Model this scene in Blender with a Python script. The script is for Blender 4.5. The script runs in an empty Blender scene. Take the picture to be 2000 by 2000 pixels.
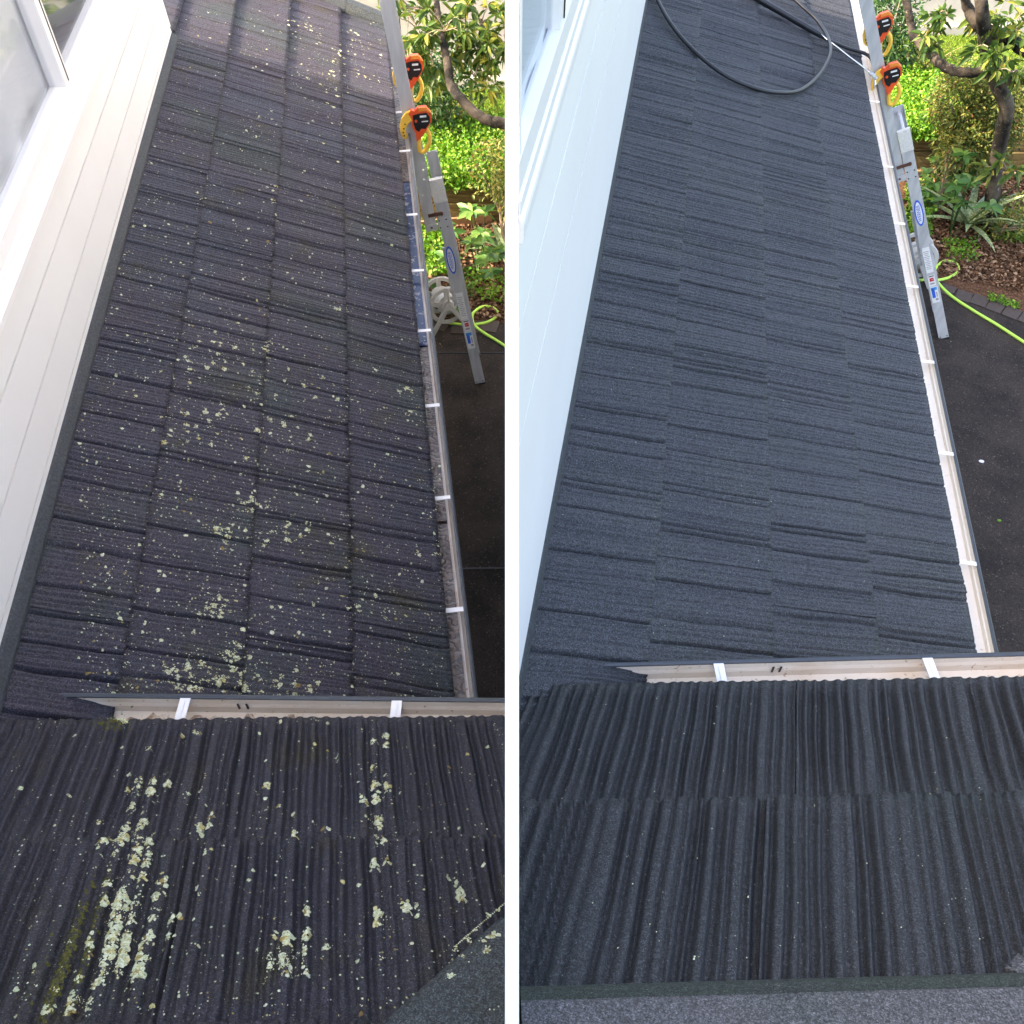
import bpy, math, random
import numpy as np
from mathutils import Vector, Matrix

R_ = math.radians
scn = bpy.context.scene
col = scn.collection

# ------------------------------------------------------------------ camera, sky, sun, exposure
H = 4.95                               # camera height above the ground
FPX, HZ = 1750.0, -1046.0              # focal length and horizon row, in pixels of a 2000 px picture
PITCH = math.atan2(1000 - HZ, FPX)
cam_d = bpy.data.cameras.new('camera'); cam = bpy.data.objects.new('camera', cam_d); col.objects.link(cam)
cam_d.sensor_width = 36.0; cam_d.lens = 36.0 * FPX / 2000.0
cam_d.clip_start = 0.02; cam_d.clip_end = 500
cam.location = (0, 0, H); cam.rotation_euler = (math.pi / 2 - PITCH, 0, 0)
scn.camera = cam

SUN_EL, SUN_AZ = R_(40), R_(262)       # azimuth of the sun, clockwise from +y
world = bpy.data.worlds.new('World'); scn.world = world; world.use_nodes = True
wn = world.node_tree; wn.nodes.clear()
sky = wn.nodes.new('ShaderNodeTexSky'); sky.sky_type = 'NISHITA'; sky.sun_disc = False
sky.sun_elevation = SUN_EL; sky.sun_rotation = SUN_AZ; sky.air_density = 1.0; sky.dust_density = 4.0; sky.ozone_density = 1.0
bg = wn.nodes.new('ShaderNodeBackground'); bg.inputs['Strength'].default_value = 0.15
wo = wn.nodes.new('ShaderNodeOutputWorld')
wn.links.new(sky.outputs[0], bg.inputs['Color']); wn.links.new(bg.outputs[0], wo.inputs['Surface'])
sun_d = bpy.data.lights.new('sun', 'SUN'); sun_d.energy = 2.1; sun_d.angle = R_(0.6); sun_d.color = (1.0, 0.93, 0.82)
sun = bpy.data.objects.new('sun', sun_d); col.objects.link(sun)
sdir = Vector((math.sin(SUN_AZ) * math.cos(SUN_EL), math.cos(SUN_AZ) * math.cos(SUN_EL), math.sin(SUN_EL)))
sun.rotation_euler = sdir.to_track_quat('Z', 'Y').to_euler(); sun.location = (-8, 0, 12)
vs = scn.view_settings
vs.view_transform = 'Standard'; vs.look = 'None'; vs.gamma = 1.0; vs.use_curve_mapping = False
vs.exposure = 2.8
vs.use_white_balance = True; vs.white_balance_temperature = 7700; vs.white_balance_tint = 14

# ------------------------------------------------------------------ survey: measured picture points laid onto the real planes
CAM = np.array([0., 0., H])
UP = np.array([0, math.sin(PITCH), math.cos(PITCH)]); FW = np.array([0, math.cos(PITCH), -math.sin(PITCH)])
def unit(v): v = np.asarray(v, float); return v / np.linalg.norm(v)
def ray(u, v): return (u - 1000) / FPX * np.array([1., 0, 0]) - (v - 1000) / FPX * UP + FW
def hit(u, v, n, c):                   # point on plane n.(X-CAM)=c
    r = ray(u, v); return CAM + r * (c / (n @ r))
def gp(u, v, z=0.0):                   # point at height z
    r = ray(u, v); return CAM + r * ((z - H) / r[2])
ZUP = np.array([0, 0, 1.])

# ------------------------------------------------------------------ mesh helpers
class MB:
    def __init__(s): s.v = []; s.f = []; s.n = 0
    def add(s, verts, faces):
        verts = np.asarray(verts, float).reshape(-1, 3)
        s.v.append(verts); s.f.extend([tuple(int(i) + s.n for i in f) for f in faces]); s.n += len(verts)
    def box(s, c, ax, ay, az, sx, sy, sz):
        c = np.asarray(c, float); ax, ay, az = unit(ax) * sx / 2, unit(ay) * sy / 2, unit(az) * sz / 2
        P = [c + i * ax + j * ay + k * az for k in (-1, 1) for j in (-1, 1) for i in (-1, 1)]
        s.add(P, [(0, 2, 3, 1), (4, 5, 7, 6), (0, 1, 5, 4), (2, 6, 7, 3), (0, 4, 6, 2), (1, 3, 7, 5)])
    def prism(s, poly, ext):           # polygon (3d points) extruded by vector ext
        poly = np.asarray(poly, float); n = len(poly); ext = np.asarray(ext, float)
        s.add(np.vstack([poly, poly + ext]), [tuple(range(n))[::-1], tuple(range(n, 2 * n))] + [(i, (i + 1) % n, n + (i + 1) % n, n + i) for i in range(n)])
    def tube(s, pts, rad, k=8, cap=True):
        pts = np.asarray(pts, float); n = len(pts)
        rad = np.full(n, rad, float) if np.isscalar(rad) else np.asarray(rad, float)
        tan = np.gradient(pts, axis=0); V = []; ref = None
        for i in range(n):
            t = unit(tan[i])
            if ref is None: ref = unit(np.cross(t, ZUP if abs(t[2]) < .9 else np.array([1., 0, 0])))
            ref = unit(ref - t * (ref @ t)); b = np.cross(t, ref)
            for j in range(k):
                a = 2 * math.pi * j / k; V.append(pts[i] + rad[i] * (math.cos(a) * ref + math.sin(a) * b))
        F = [(i * k + j, i * k + (j + 1) % k, (i + 1) * k + (j + 1) % k, (i + 1) * k + j) for i in range(n - 1) for j in range(k)]
        if cap: F += [tuple(range(k))[::-1], tuple(range((n - 1) * k, n * k))]
        s.add(V, F)
    def lathe(s, c, axis, prof, k=28):  # prof: list of (distance along the axis, radius), closed loop of rings
        axis = unit(axis); r = unit(np.cross(axis, ZUP if abs(axis[2]) < .9 else np.array([1., 0, 0]))); b = np.cross(axis, r)
        V = [np.asarray(c) + axis * h + q * (math.cos(2 * math.pi * j / k) * r + math.sin(2 * math.pi * j / k) * b) for h, q in prof for j in range(k)]
        m = len(prof)
        s.add(V, [(i * k + j, i * k + (j + 1) % k, (i + 1) % m * k + (j + 1) % k, (i + 1) % m * k + j) for i in range(m) for j in range(k)])
WL = {}
def link(name, me, mat, parent, origin, smooth=False):
    o = bpy.data.objects.new(name, me); col.objects.link(o)
    if mat: me.materials.append(mat)
    WL[o] = np.asarray(origin, float)
    if parent is not None: o.parent = parent; o.location = WL[o] - WL[parent]
    else: o.location = origin
    if smooth: me.polygons.foreach_set('use_smooth', [True] * len(me.polygons))
    return o
def build(name, mb, mat, parent=None, origin=None, smooth=False):
    V = np.vstack(mb.v)
    if origin is None: origin = np.array([V[:, 0].mean(), V[:, 1].mean(), V[:, 2].min()])
    me = bpy.data.meshes.new(name); me.from_pydata((V - origin).tolist(), [], mb.f); me.update()
    return link(name, me, mat, parent, origin, smooth)
def npmesh(name, V, F, mat, parent=None, origin=None, smooth=False):   # F: (n,k) int array
    V = np.asarray(V, float); F = np.asarray(F, np.int32); k = F.shape[1]
    if origin is None: origin = np.array([V[:, 0].mean(), V[:, 1].mean(), V[:, 2].min()])
    me = bpy.data.meshes.new(name); me.vertices.add(len(V)); me.vertices.foreach_set('co', (V - origin).astype(np.float32).ravel())
    me.loops.add(F.size); me.loops.foreach_set('vertex_index', F.ravel())
    me.polygons.add(len(F)); me.polygons.foreach_set('loop_start', np.arange(0, F.size, k, dtype=np.int32))
    try: me.polygons.foreach_set('loop_total', np.full(len(F), k, np.int32))
    except Exception: pass
    me.update(calc_edges=True); me.validate()
    return link(name, me, mat, parent, origin, smooth)
def thing(name, loc):
    o = bpy.data.objects.new(name, None); col.objects.link(o); o.location = loc; o.empty_display_size = .1; WL[o] = np.asarray(loc, float); return o
def tag(o, label, cat=None, group=None, kind=None):
    if label: o['label'] = label
    if cat: o['category'] = cat
    if group: o['group'] = group
    if kind: o['kind'] = kind
    return o
def spline(P, n):                      # Catmull-Rom through the points
    P = np.asarray(P, float); Q = np.vstack([2 * P[0] - P[1], P, 2 * P[-1] - P[-2]]); out = []
    for i in range(1, len(Q) - 2):
        for t in np.linspace(0, 1, n, endpoint=False):
            p0, p1, p2, p3 = Q[i - 1:i + 3]
            out.append(.5 * ((2 * p1) + (-p0 + p2) * t + (2 * p0 - 5 * p1 + 4 * p2 - p3) * t * t + (-p0 + 3 * p1 - 3 * p2 + p3) * t ** 3))
    out.append(P[-1]); return np.array(out)

# ------------------------------------------------------------------ materials
class NT:
    def __init__(s, name):
        s.m = bpy.data.materials.new(name); s.m.use_nodes = True; s.t = s.m.node_tree; s.t.nodes.clear()
        s.out = s.t.nodes.new('ShaderNodeOutputMaterial'); s.b = s.t.nodes.new('ShaderNodeBsdfPrincipled'); s.l(s.b.outputs[0], s.out.inputs[0])
        s.pos = s.t.nodes.new('ShaderNodeNewGeometry')
    def l(s, a, b): s.t.links.new(a, b)
    def noise(s, scale, detail=2, rough=.5, stretch=None, vec=None):
        n = s.t.nodes.new('ShaderNodeTexNoise'); n.inputs['Scale'].default_value = scale; n.inputs['Detail'].default_value = detail; n.inputs['Roughness'].default_value = rough
        v = vec or s.pos.outputs['Position']
        if stretch:
            mp = s.t.nodes.new('ShaderNodeMapping'); mp.inputs['Scale'].default_value = stretch; s.l(v, mp.inputs[0]); v = mp.outputs[0]
        s.l(v, n.inputs['Vector']); return n.outputs['Fac']
    def ramp(s, fac, stops, interp='LINEAR'):
        r = s.t.nodes.new('ShaderNodeValToRGB'); r.color_ramp.interpolation = interp; e = r.color_ramp.elements
        while len(e) < len(stops): e.new(.5)
        for i, (p, c) in enumerate(stops): e[i].position = p; e[i].color = (*c, 1) if len(c) == 3 else c
        s.l(fac, r.inputs[0]); return r.outputs[0]
    def mix(s, fac, a, b, typ='MIX'):
        m = s.t.nodes.new('ShaderNodeMix'); m.data_type = 'RGBA'; m.blend_type = typ
        for sock, x in ((m.inputs[0], fac), (m.inputs[6], a), (m.inputs[7], b)):
            if isinstance(x, (int, float)): sock.default_value = x
            elif isinstance(x, tuple): sock.default_value = (*x, 1)
            else: s.l(x, sock)
        return m.outputs[2]
    def bump(s, h, strength=.3, dist=.002):
        b = s.t.nodes.new('ShaderNodeBump'); b.inputs['Strength'].default_value = strength; b.inputs['Distance'].default_value = dist
        s.l(h, b.inputs['Height']); s.l(b.outputs[0], s.b.inputs['Normal'])
    def base(s, c):
        if isinstance(c, tuple): s.b.inputs['Base Color'].default_value = (*c, 1)
        else: s.l(c, s.b.inputs['Base Color'])
    def rough(s, r, spec=None, metal=0):
        s.b.inputs['Roughness'].default_value = r; s.b.inputs['Metallic'].default_value = metal
        if spec is not None: s.b.inputs['Specular IOR Level'].default_value = spec
def plain(name, c, r=.6, metal=0, var=.12, scale=30, spec=.4, bump=0):
    n = NT(name); f = n.noise(scale, 4, .6)
    n.base(n.mix(f, tuple(x * (1 - var) for x in c), tuple(min(1, x * (1 + var)) for x in c))); n.rough(r, spec, metal)
    if bump: n.bump(f, bump, .003)
    return n.m
def granule(name, tints, grain=(.18, 3.1), dirt=None):
    n = NT(name)
    big = n.noise(1.7, 3, .55); c = n.ramp(big, [(.34, tints[0]), (.5, tints[1]), (.66, tints[2])])
    if dirt:
        d = n.noise(4.5, 5, .65); c = n.mix(n.ramp(d, [(.56, (0, 0, 0)), (.72, (1, 1, 1))]), c, dirt)
    g = n.noise(240, 2, .8); gc = n.noise(105, 2, .7); g2 = n.noise(420, 1, .6)
    c = n.mix(1.0, c, n.ramp(g, [(.30, (grain[0],) * 3), (.5, (1, 1, 1)), (.68, (grain[1],) * 3)]), 'MULTIPLY')
    c = n.mix(1.0, c, n.ramp(gc, [(.32, (.60,) * 3), (.68, (1.5,) * 3)]), 'MULTIPLY')
    w = n.ramp(g2, [(.69, (0, 0, 0)), (.76, (1, 1, 1))]); c = n.mix(n.mix(1.0, w, (.5, .5, .5), 'MULTIPLY'), c, (.40, .41, .42))
    n.base(c); n.rough(.72, .45); n.bump(g, .8, .003); return n.m
M = {}
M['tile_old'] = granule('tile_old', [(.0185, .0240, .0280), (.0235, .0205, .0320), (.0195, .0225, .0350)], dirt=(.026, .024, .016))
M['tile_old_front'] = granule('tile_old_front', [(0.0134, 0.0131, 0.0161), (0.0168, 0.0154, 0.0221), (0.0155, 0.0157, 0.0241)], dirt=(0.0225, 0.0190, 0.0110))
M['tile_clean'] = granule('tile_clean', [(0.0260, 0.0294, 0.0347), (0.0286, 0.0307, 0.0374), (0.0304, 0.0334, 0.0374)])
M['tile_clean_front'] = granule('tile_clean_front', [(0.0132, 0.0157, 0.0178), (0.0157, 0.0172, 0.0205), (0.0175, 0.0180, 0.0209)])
M['cap_old'] = granule('cap_old', [(0.0240, 0.0300, 0.0312), (0.0300, 0.0360, 0.0390), (0.0360, 0.0420, 0.0450)], dirt=(0.0480, 0.0510, 0.0360))
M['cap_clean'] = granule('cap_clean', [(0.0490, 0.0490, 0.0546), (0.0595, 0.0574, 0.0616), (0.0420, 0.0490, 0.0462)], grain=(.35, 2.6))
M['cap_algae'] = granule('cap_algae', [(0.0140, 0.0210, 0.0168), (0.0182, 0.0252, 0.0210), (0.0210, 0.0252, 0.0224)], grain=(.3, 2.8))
M['flashing'] = granule('flashing', [(0.0292, 0.0358, 0.0429), (0.0325, 0.0390, 0.0468), (0.0358, 0.0416, 0.0494)], grain=(.7, 1.5))
M['white_paint'] = plain('white_paint', (.76, .765, .77), .5, var=.05, scale=2.2)
M['white_trim'] = plain('white_trim', (.80, .79, .80), .35, var=.03, scale=14)
M['gutter_lip'] = plain('gutter_lip', (.055, .065, .08), .4, var=.3, scale=25)
def gutter_mat(name, a, b, st):
    n = NT(name); f = n.noise(9, 5, .6, stretch=(.6, .6, 1)); c = n.mix(n.ramp(f, [(.42, (0, 0, 0)), (.7, (1, 1, 1))]), a, b)
    g = n.noise(60, 3, .6); c = n.mix(n.ramp(g, [(.64, (0, 0, 0)), (.72, (1, 1, 1))]), c, st); n.base(c); n.rough(.45); return n.m
M['gutter_old'] = gutter_mat('gutter_old', (.74, .69, .63), (.58, .47, .38), (.38, .27, .19))
M['gutter_clean'] = gutter_mat('gutter_clean', (.90, .82, .71), (.86, .76, .64), (.62, .50, .38))
M['gutter_front'] = gutter_mat('gutter_front', (.84, .74, .63), (.74, .60, .46), (.46, .31, .19))
n = NT('rust'); f = n.noise(120, 5, .7); g = n.noise(22, 4)
n.base(n.ramp(f, [(.3, (.10, .05, .02)), (.5, (.42, .20, .08)), (.7, (.62, .45, .33))])); n.rough(.9)
tr = n.t.nodes.new('ShaderNodeBsdfTransparent'); mx = n.t.nodes.new('ShaderNodeMixShader')
n.l(n.ramp(n.mix(.5, f, g), [(.40, (0, 0, 0)), (.62, (.85, .85, .85))]), mx.inputs[0]); n.l(tr.outputs[0], mx.inputs[1]); n.l(n.b.outputs[0], mx.inputs[2]); n.l(mx.outputs[0], n.out.inputs[0]); M['rust'] = n.m
n = NT('gutter_water'); f = n.noise(30, 4, .6); n.base(n.mix(n.ramp(f, [(.56, (0, 0, 0)), (.62, (1, 1, 1))]), (.010, .022, .075), (.22, .21, .25))); n.rough(.15, .5); n.bump(f, .2, .01); M['gutter_water'] = n.m  # blue of the reflected sky is painted into the water's base colour
n = NT('silt'); wv = n.t.nodes.new('ShaderNodeTexWave'); wv.wave_type = 'RINGS'; wv.inputs['Scale'].default_value = 9; wv.inputs['Distortion'].default_value = 14; wv.inputs['Detail'].default_value = 2; wv.inputs['Detail Scale'].default_value = 2.2; n.l(n.pos.outputs['Position'], wv.inputs['Vector'])
f = n.noise(10, 3, .5); c = n.ramp(f, [(.35, (.075, .05, .042)), (.6, (.19, .145, .125))]); n.base(n.mix(n.ramp(wv.outputs['Fac'], [(.05, (1, 1, 1)), (.22, (0, 0, 0))]), c, (.025, .018, .020))); n.rough(.3, .5); n.bump(wv.outputs['Fac'], .4, .006); M['silt'] = n.m
n = NT('lichen'); r = n.pos.outputs['Random Per Island']; f = n.noise(170, 4, .75)
c = n.ramp(r, [(.0, (.40, .45, .31)), (.35, (.53, .57, .39)), (.62, (.60, .63, .50)), (.84, (.50, .47, .24)), (.93, (.34, .27, .10)), (1., (.20, .13, .06))])
n.base(n.mix(1.0, c, n.ramp(f, [(.34, (.42, .42, .34)), (.5, (.9, .9, .85)), (.64, (1.12, 1.12, 1.1))]), 'MULTIPLY')); n.rough(.95, .1); M['lichen'] = n.m
n = NT('moss'); f = n.noise(200, 4, .7); n.base(n.ramp(f, [(.3, (.03, .03, .010)), (.5, (.075, .073, .022)), (.7, (.16, .15, .055))])); n.rough(1, .05); M['moss'] = n.m
n = NT('asphalt'); g = n.noise(140, 3, .75); b = n.noise(2.3, 6, .65); c = n.ramp(b, [(.35, (.016, .0135, .0125)), (.6, (.032, .0255, .0220))])
vo = n.t.nodes.new('ShaderNodeTexVoronoi'); vo.inputs['Scale'].default_value = 38; n.l(n.pos.outputs['Position'], vo.inputs['Vector'])
sp = n.mix(1.0, n.ramp(vo.outputs['Distance'], [(.16, (1, 1, 1)), (.26, (0, 0, 0))]), n.ramp(n.noise(17, 3, .8), [(.44, (0, 0, 0)), (.56, (1, 1, 1))]), 'MULTIPLY'); c = n.mix(1.0, c, n.ramp(g, [(.3, (.4,) * 3), (.7, (2.1,) * 3)]), 'MULTIPLY')
n.base(n.mix(n.mix(1.0, sp, (.6,) * 3, 'MULTIPLY'), c, (.13, .11, .085))); n.rough(.85, .15); n.bump(g, .5, .004); M['asphalt'] = n.m
n = NT('soil'); g = n.noise(55, 5, .7); n.base(n.ramp(g, [(.3, (.03, .018, .011)), (.5, (.09, .045, .026)), (.68, (.20, .11, .065))])); n.rough(.95, .1); n.bump(g, .8, .02); M['soil'] = n.m
n = NT('turf_soil'); g = n.noise(30, 5, .7); n.base(n.ramp(g, [(.3, (.03, .05, .012)), (.6, (.07, .11, .02))])); n.rough(.95, .1); M['turf_soil'] = n.m
n = NT('mulch'); n.base(n.ramp(n.pos.outputs['Random Per Island'], [(0, (.04, .022, .014)), (.4, (.12, .065, .038)), (.75, (.22, .13, .08)), (1, (.34, .24, .16))])); n.rough(.9, .1); M['mulch'] = n.m
def leafmat(name, stops, transl=.35, rough=.45):
    n = NT(name); c = n.ramp(n.pos.outputs['Random Per Island'], stops); n.base(c); n.rough(rough, .4)
    t = n.t.nodes.new('ShaderNodeBsdfTranslucent'); n.l(c, t.inputs[0]); m = n.t.nodes.new('ShaderNodeMixShader'); m.inputs[0].default_value = transl
    n.l(n.b.outputs[0], m.inputs[1]); n.l(t.outputs[0], m.inputs[2]); n.l(m.outputs[0], n.out.inputs[0]); return n.m
M['leaf_tree'] = leafmat('leaf_tree', [(0, (.035, .085, .018)), (.45, (.07, .14, .025)), (.8, (.15, .21, .035)), (.93, (.30, .30, .05)), (1, (.42, .36, .06))])
M['leaf_dark'] = leafmat('leaf_dark', [(0, (.012, .045, .012)), (.6, (.025, .085, .02)), (1, (.06, .14, .03))])
M['leaf_cover'] = leafmat('leaf_cover', [(0, (.05, .17, .012)), (.4, (.10, .28, .02)), (.8, (.19, .38, .03)), (1, (.34, .44, .06))])
M['leaf_shrub'] = leafmat('leaf_shrub', [(0, (.05, .085, .02)), (.4, (.12, .18, .04)), (.75, (.25, .27, .06)), (.93, (.36, .29, .07)), (1, (.26, .10, .05))])
M['leaf_whorl'] = leafmat('leaf_whorl', [(0, (.04, .12, .03)), (.6, (.08, .20, .045)), (1, (.17, .28, .06))])
M['grass'] = leafmat('grass', [(0, (.10, .22, .015)), (.6, (.20, .34, .025)), (1, (.34, .42, .06))])
M['dry'] = leafmat('dry', [(0, (.20, .15, .07)), (1, (.48, .36, .16))], .2)
n = NT('agave'); f = n.noise(70, 3, .6, stretch=(1, 1, 1)); n.base(n.ramp(f, [(.35, (.10, .17, .07)), (.5, (.20, .28, .13)), (.65, (.40, .46, .27))])); n.rough(.45); M['agave'] = n.m
n = NT('bark'); f = n.noise(38, 5, .7); b = n.noise(5, 3); c = n.ramp(b, [(.4, (.010, .009, .008)), (.66, (.11, .09, .07))]); n.base(n.mix(n.ramp(f, [(.62, (0, 0, 0)), (.70, (1, 1, 1))]), c, (.30, .28, .24))); n.rough(.85, .2); n.bump(f, .9, .01); M['bark'] = n.m
M['bark_pale'] = plain('bark_pale', (.30, .23, .17), .85, var=.4, scale=25, bump=.6)
n = NT('sleeper'); f = n.noise(14, 6, .65, stretch=(.25, 1, 3)); n.base(n.ramp(f, [(.35, (.055, .038, .018)), (.55, (.13, .095, .04)), (.7, (.20, .17, .07))])); n.rough(.9, .15); n.bump(f, .5, .01); M['sleeper'] = n.m
M['plank'] = plain('plank', (.27, .15, .08), .85, var=.35, scale=20)
M['concrete'] = plain('concrete', (.36, .35, .33), .9, var=.22, scale=9, bump=.3)
M['brick'] = plain('brick', (.055, .042, .036), .85, var=.4, scale=40, bump=.5)
n = NT('aluminium'); f = n.noise(22, 4, .6, stretch=(1, 1, .15)); n.base(n.ramp(f, [(.3, (.42, .44, .47)), (.7, (.60, .62, .65))])); n.rough(.5, .5, .25); M['aluminium'] = n.m
M['ladder_cap'] = plain('ladder_cap', (.62, .62, .60), .7, var=.35, scale=90)
M['rust_metal'] = plain('rust_metal', (.10, .045, .03), .8, var=.5, scale=50)
M['black'] = plain('black', (.012, .012, .014), .4, var=.2)
M['rubber'] = plain('rubber', (.016, .019, .026), .42, var=.15, spec=.5)
M['orange'] = plain('orange', (.80, .10, .03), .4, var=.1)
M['orange_light'] = plain('orange_light', (.85, .27, .05), .4, var=.1)
M['yellow'] = plain('yellow', (.82, .50, .07), .42, var=.12)
M['label_white'] = plain('label_white', (.74, .75, .76), .45, var=.06, scale=60)
M['label_grey'] = plain('label_grey', (.30, .31, .33), .5, var=.2, scale=200)
M['label_red'] = plain('label_red', (.55, .03, .05), .45)
M['label_blue'] = plain('label_blue', (.02, .12, .62), .4)
M['label_sky'] = plain('label_sky', (.05, .33, .75), .4)
M['hose'] = plain('hose', (.42, .72, .10), .4, var=.08)
M['reel_grey'] = plain('reel_grey', (.42, .42, .40), .5, var=.08)
M['chrome'] = plain('chrome', (.72, .73, .74), .22, 1.0, var=.08)
M['stile_dark'] = plain('stile_dark', (.10, .11, .12), .6)
M['curtain'] = plain('curtain', (.86, .87, .88), .9, var=.12, scale=3)
for gname, gmix in (('glass', .40), ('glass_clear', .16)):
    n = NT(gname); n.base((.45, .5, .56)); gl = n.t.nodes.new('ShaderNodeBsdfGlossy'); gl.inputs['Roughness'].default_value = .03
    tp = n.t.nodes.new('ShaderNodeBsdfTransparent'); tp.inputs[0].default_value = (.92, .94, .96, 1); mx = n.t.nodes.new('ShaderNodeMixShader'); mx.inputs[0].default_value = gmix
    n.l(tp.outputs[0], mx.inputs[1]); n.l(gl.outputs[0], mx.inputs[2]); n.l(mx.outputs[0], n.out.inputs[0]); M[gname] = n.m
M['room'] = plain('room', (.30, .32, .36), .9)
M['litter_pale'] = plain('litter_pale', (.62, .60, .68), .7)

# ------------------------------------------------------------------ roof tiles
class Frame:                           # a sloping roof: s along the courses, w down the slope (along the grain), h off the plane
    def __init__(f, k_dir, grain, scale):
        f.a = unit(k_dir); g = unit(grain); n = np.cross(f.a, g); n = unit(n * np.sign(n[2])); f.n = n
        p = unit(np.cross(f.a, n)); f.p = p * np.sign(p @ g); f.g = g / (g @ f.p); f.c = -scale; f.O = CAM + n * f.c
        f.tiles = []
    def P(f, s, w, h=0.): 
        s, w, h = np.broadcast_arrays(np.asarray(s, float), np.asarray(w, float), np.asarray(h, float))
        return f.O + s[..., None] * f.a + w[..., None] * f.g + h[..., None] * f.n
    def sw(f, u, v):
        X = hit(u, v, f.n, f.c) - f.O; w = X @ f.p; return (X - w * f.g) @ f.a, w
    def height(f, s, w):
        for t in f.tiles:
            if t['s0'] <= s < t['s1'] and t['w0'] <= w < t['w1']: return t['fn'](np.array([s]), np.array([(w - t['w0']) / (t['w1'] - t['w0'])]))[0]
        return .012
def profile(s0, s1, rng, style):
    x = np.arange(s0 - .05, s1 + .05, .0015); h = np.zeros_like(x)
    def cut(p, d, w, k): 
        q = x - p; h[:] -= d * np.exp(-np.abs(np.where(q > 0, q / (w * 1.25), q / (w * .85))) ** k)
    if style == 'long':                # split shakes: fine grain with deep gaps between the shakes
        p = s0 + rng.uniform(.006, .015)
        while p < s1 + .04: cut(p, rng.uniform(.002, .008), rng.uniform(.0032, .0055), 2.4); p += rng.uniform(.012, .026)
        p = s0 + rng.uniform(.02, .12); last = s0 - .05
        while p < s1 + .04:
            cut(p, rng.uniform(.015, .024), rng.uniform(.0042, .0066), 4)
            m = (x >= last) & (x < p); h[m] += rng.uniform(-.004, .004) * (2 * (x[m] - last) / max(p - last, .01) - 1); last = p
            p += rng.uniform(.022, .045) if rng.random() < .25 else rng.uniform(.085, .19)
    else:                              # ribbed near tiles
        p = s0 + rng.uniform(.01, .03)
        while p < s1 + .04:
            r = rng.random(); cut(p, rng.uniform(.019, .029) if r < .6 else rng.uniform(.010, .017), rng.uniform(.0075, .0115) if r < .6 else rng.uniform(.0055, .008), 3.2)
            p += rng.uniform(.024, .042) if rng.random() < .93 else rng.uniform(.045, .06)
    k = np.random.default_rng(int(abs(s0)*1000)).normal(0, 1, len(x)); ker = np.exp(-np.linspace(-2.5, 2.5, 25) ** 2); k = np.convolve(k, ker / np.sqrt((ker ** 2).sum()), 'same'); h += .0005 * k
    return x, h
LIFT = .026
def make_tile(F, s0, s1, w0, w1, rng, mat, parent, res=.006, rows=14, style='long', open_end=0., xclip=None, eave=False):
    x, h = profile(s0, s1, rng, style); ph = [rng.uniform(0, 6.28) for _ in range(4)]; am = rng.uniform(.002, .006) if style == 'long' else rng.uniform(.0008, .0025)
    def fn(s, t):
        sp = s + am * np.sin(2.6 * t + ph[0] + s * 5) + .0016 * np.sin(9 * t + ph[1] + s * 31)
        d = np.interp(sp, x, h); fade = (.55 + .45 * np.clip(t * 3.5, 0, 1)) * (.88 + .12 * np.sin(3 * t + ph[2])) * (1 - .78 * np.clip((t - .9) / .08, 0, 1) if eave else 1 - (.5 * np.clip((t - .93) / .07, 0, 1) if style != 'long' else 0))
        e = (s - s0) / (s1 - s0)
        return .004 + LIFT * t + d * fade + open_end * np.clip((.12 - (s - s0)) / .12, 0, 1) * t + .0012 * np.sin(s * 7 + ph[3])
    ns = max(4, int((s1 - s0 - .002) / res)); S = np.linspace(s0 + .0003, s1 - .0003, ns); T = np.linspace(-.06, 1, rows)
    SS, TT = np.meshgrid(S, T)
    if xclip:                          # trim the tile along the wall of the panel between the houses
        lo, hi = (S[0], S[-1])
        for i, t in enumerate(T):
            lim = (xclip[0] - F.O[0] - (w0 + (w1 - w0) * t) * F.g[0]) / F.a[0]
            SS[i] = np.linspace(min(lo, lim), min(hi, lim), ns) if xclip[1] < 0 else np.linspace(max(lo, lim), max(hi, lim), ns)
        if SS[:, -1].max() - SS[:, 0].min() < .02: return None
    hh = fn(SS, np.clip(TT, 0, 1))
    wob = (.0002 if eave else .0012) * np.interp(S, x, h) / .006
    W = w0 + (w1 - w0) * TT; W[-1] += wob
    V = F.P(SS, W, hh)
    lip = F.P(SS[-1], np.full(ns, w1) + wob - .002, hh[-1] - .034)       # the folded front edge
    side0 = F.P(SS[:, 0], W[:, 0], hh[:, 0] - .012); side1 = F.P(SS[:, -1], W[:, -1], hh[:, -1] - .012)
    V = np.vstack([V.reshape(-1, 3), lip, side0, side1]); n0 = rows * ns
    idx = np.arange(n0).reshape(rows, ns); A = [np.stack([idx[:-1, :-1], idx[1:, :-1], idx[1:, 1:], idx[:-1, 1:]], -1).reshape(-1, 4)]
    li = n0 + np.arange(ns); A.append(np.stack([idx[-1, :-1], li[:-1], li[1:], idx[-1, 1:]], -1))
    a0 = n0 + ns + np.arange(rows); A.append(np.stack([idx[:-1, 0], a0[:-1], a0[1:], idx[1:, 0]], -1))
    a1 = a0 + rows; A.append(np.stack([idx[:-1, -1], idx[1:, -1], a1[1:], a1[:-1]], -1))
    o = npmesh('tile', V, np.vstack(A), mat, parent, smooth=True)
    F.tiles.append(dict(s0=s0, s1=s1, w0=w0, w1=w1, fn=fn)); return o
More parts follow.
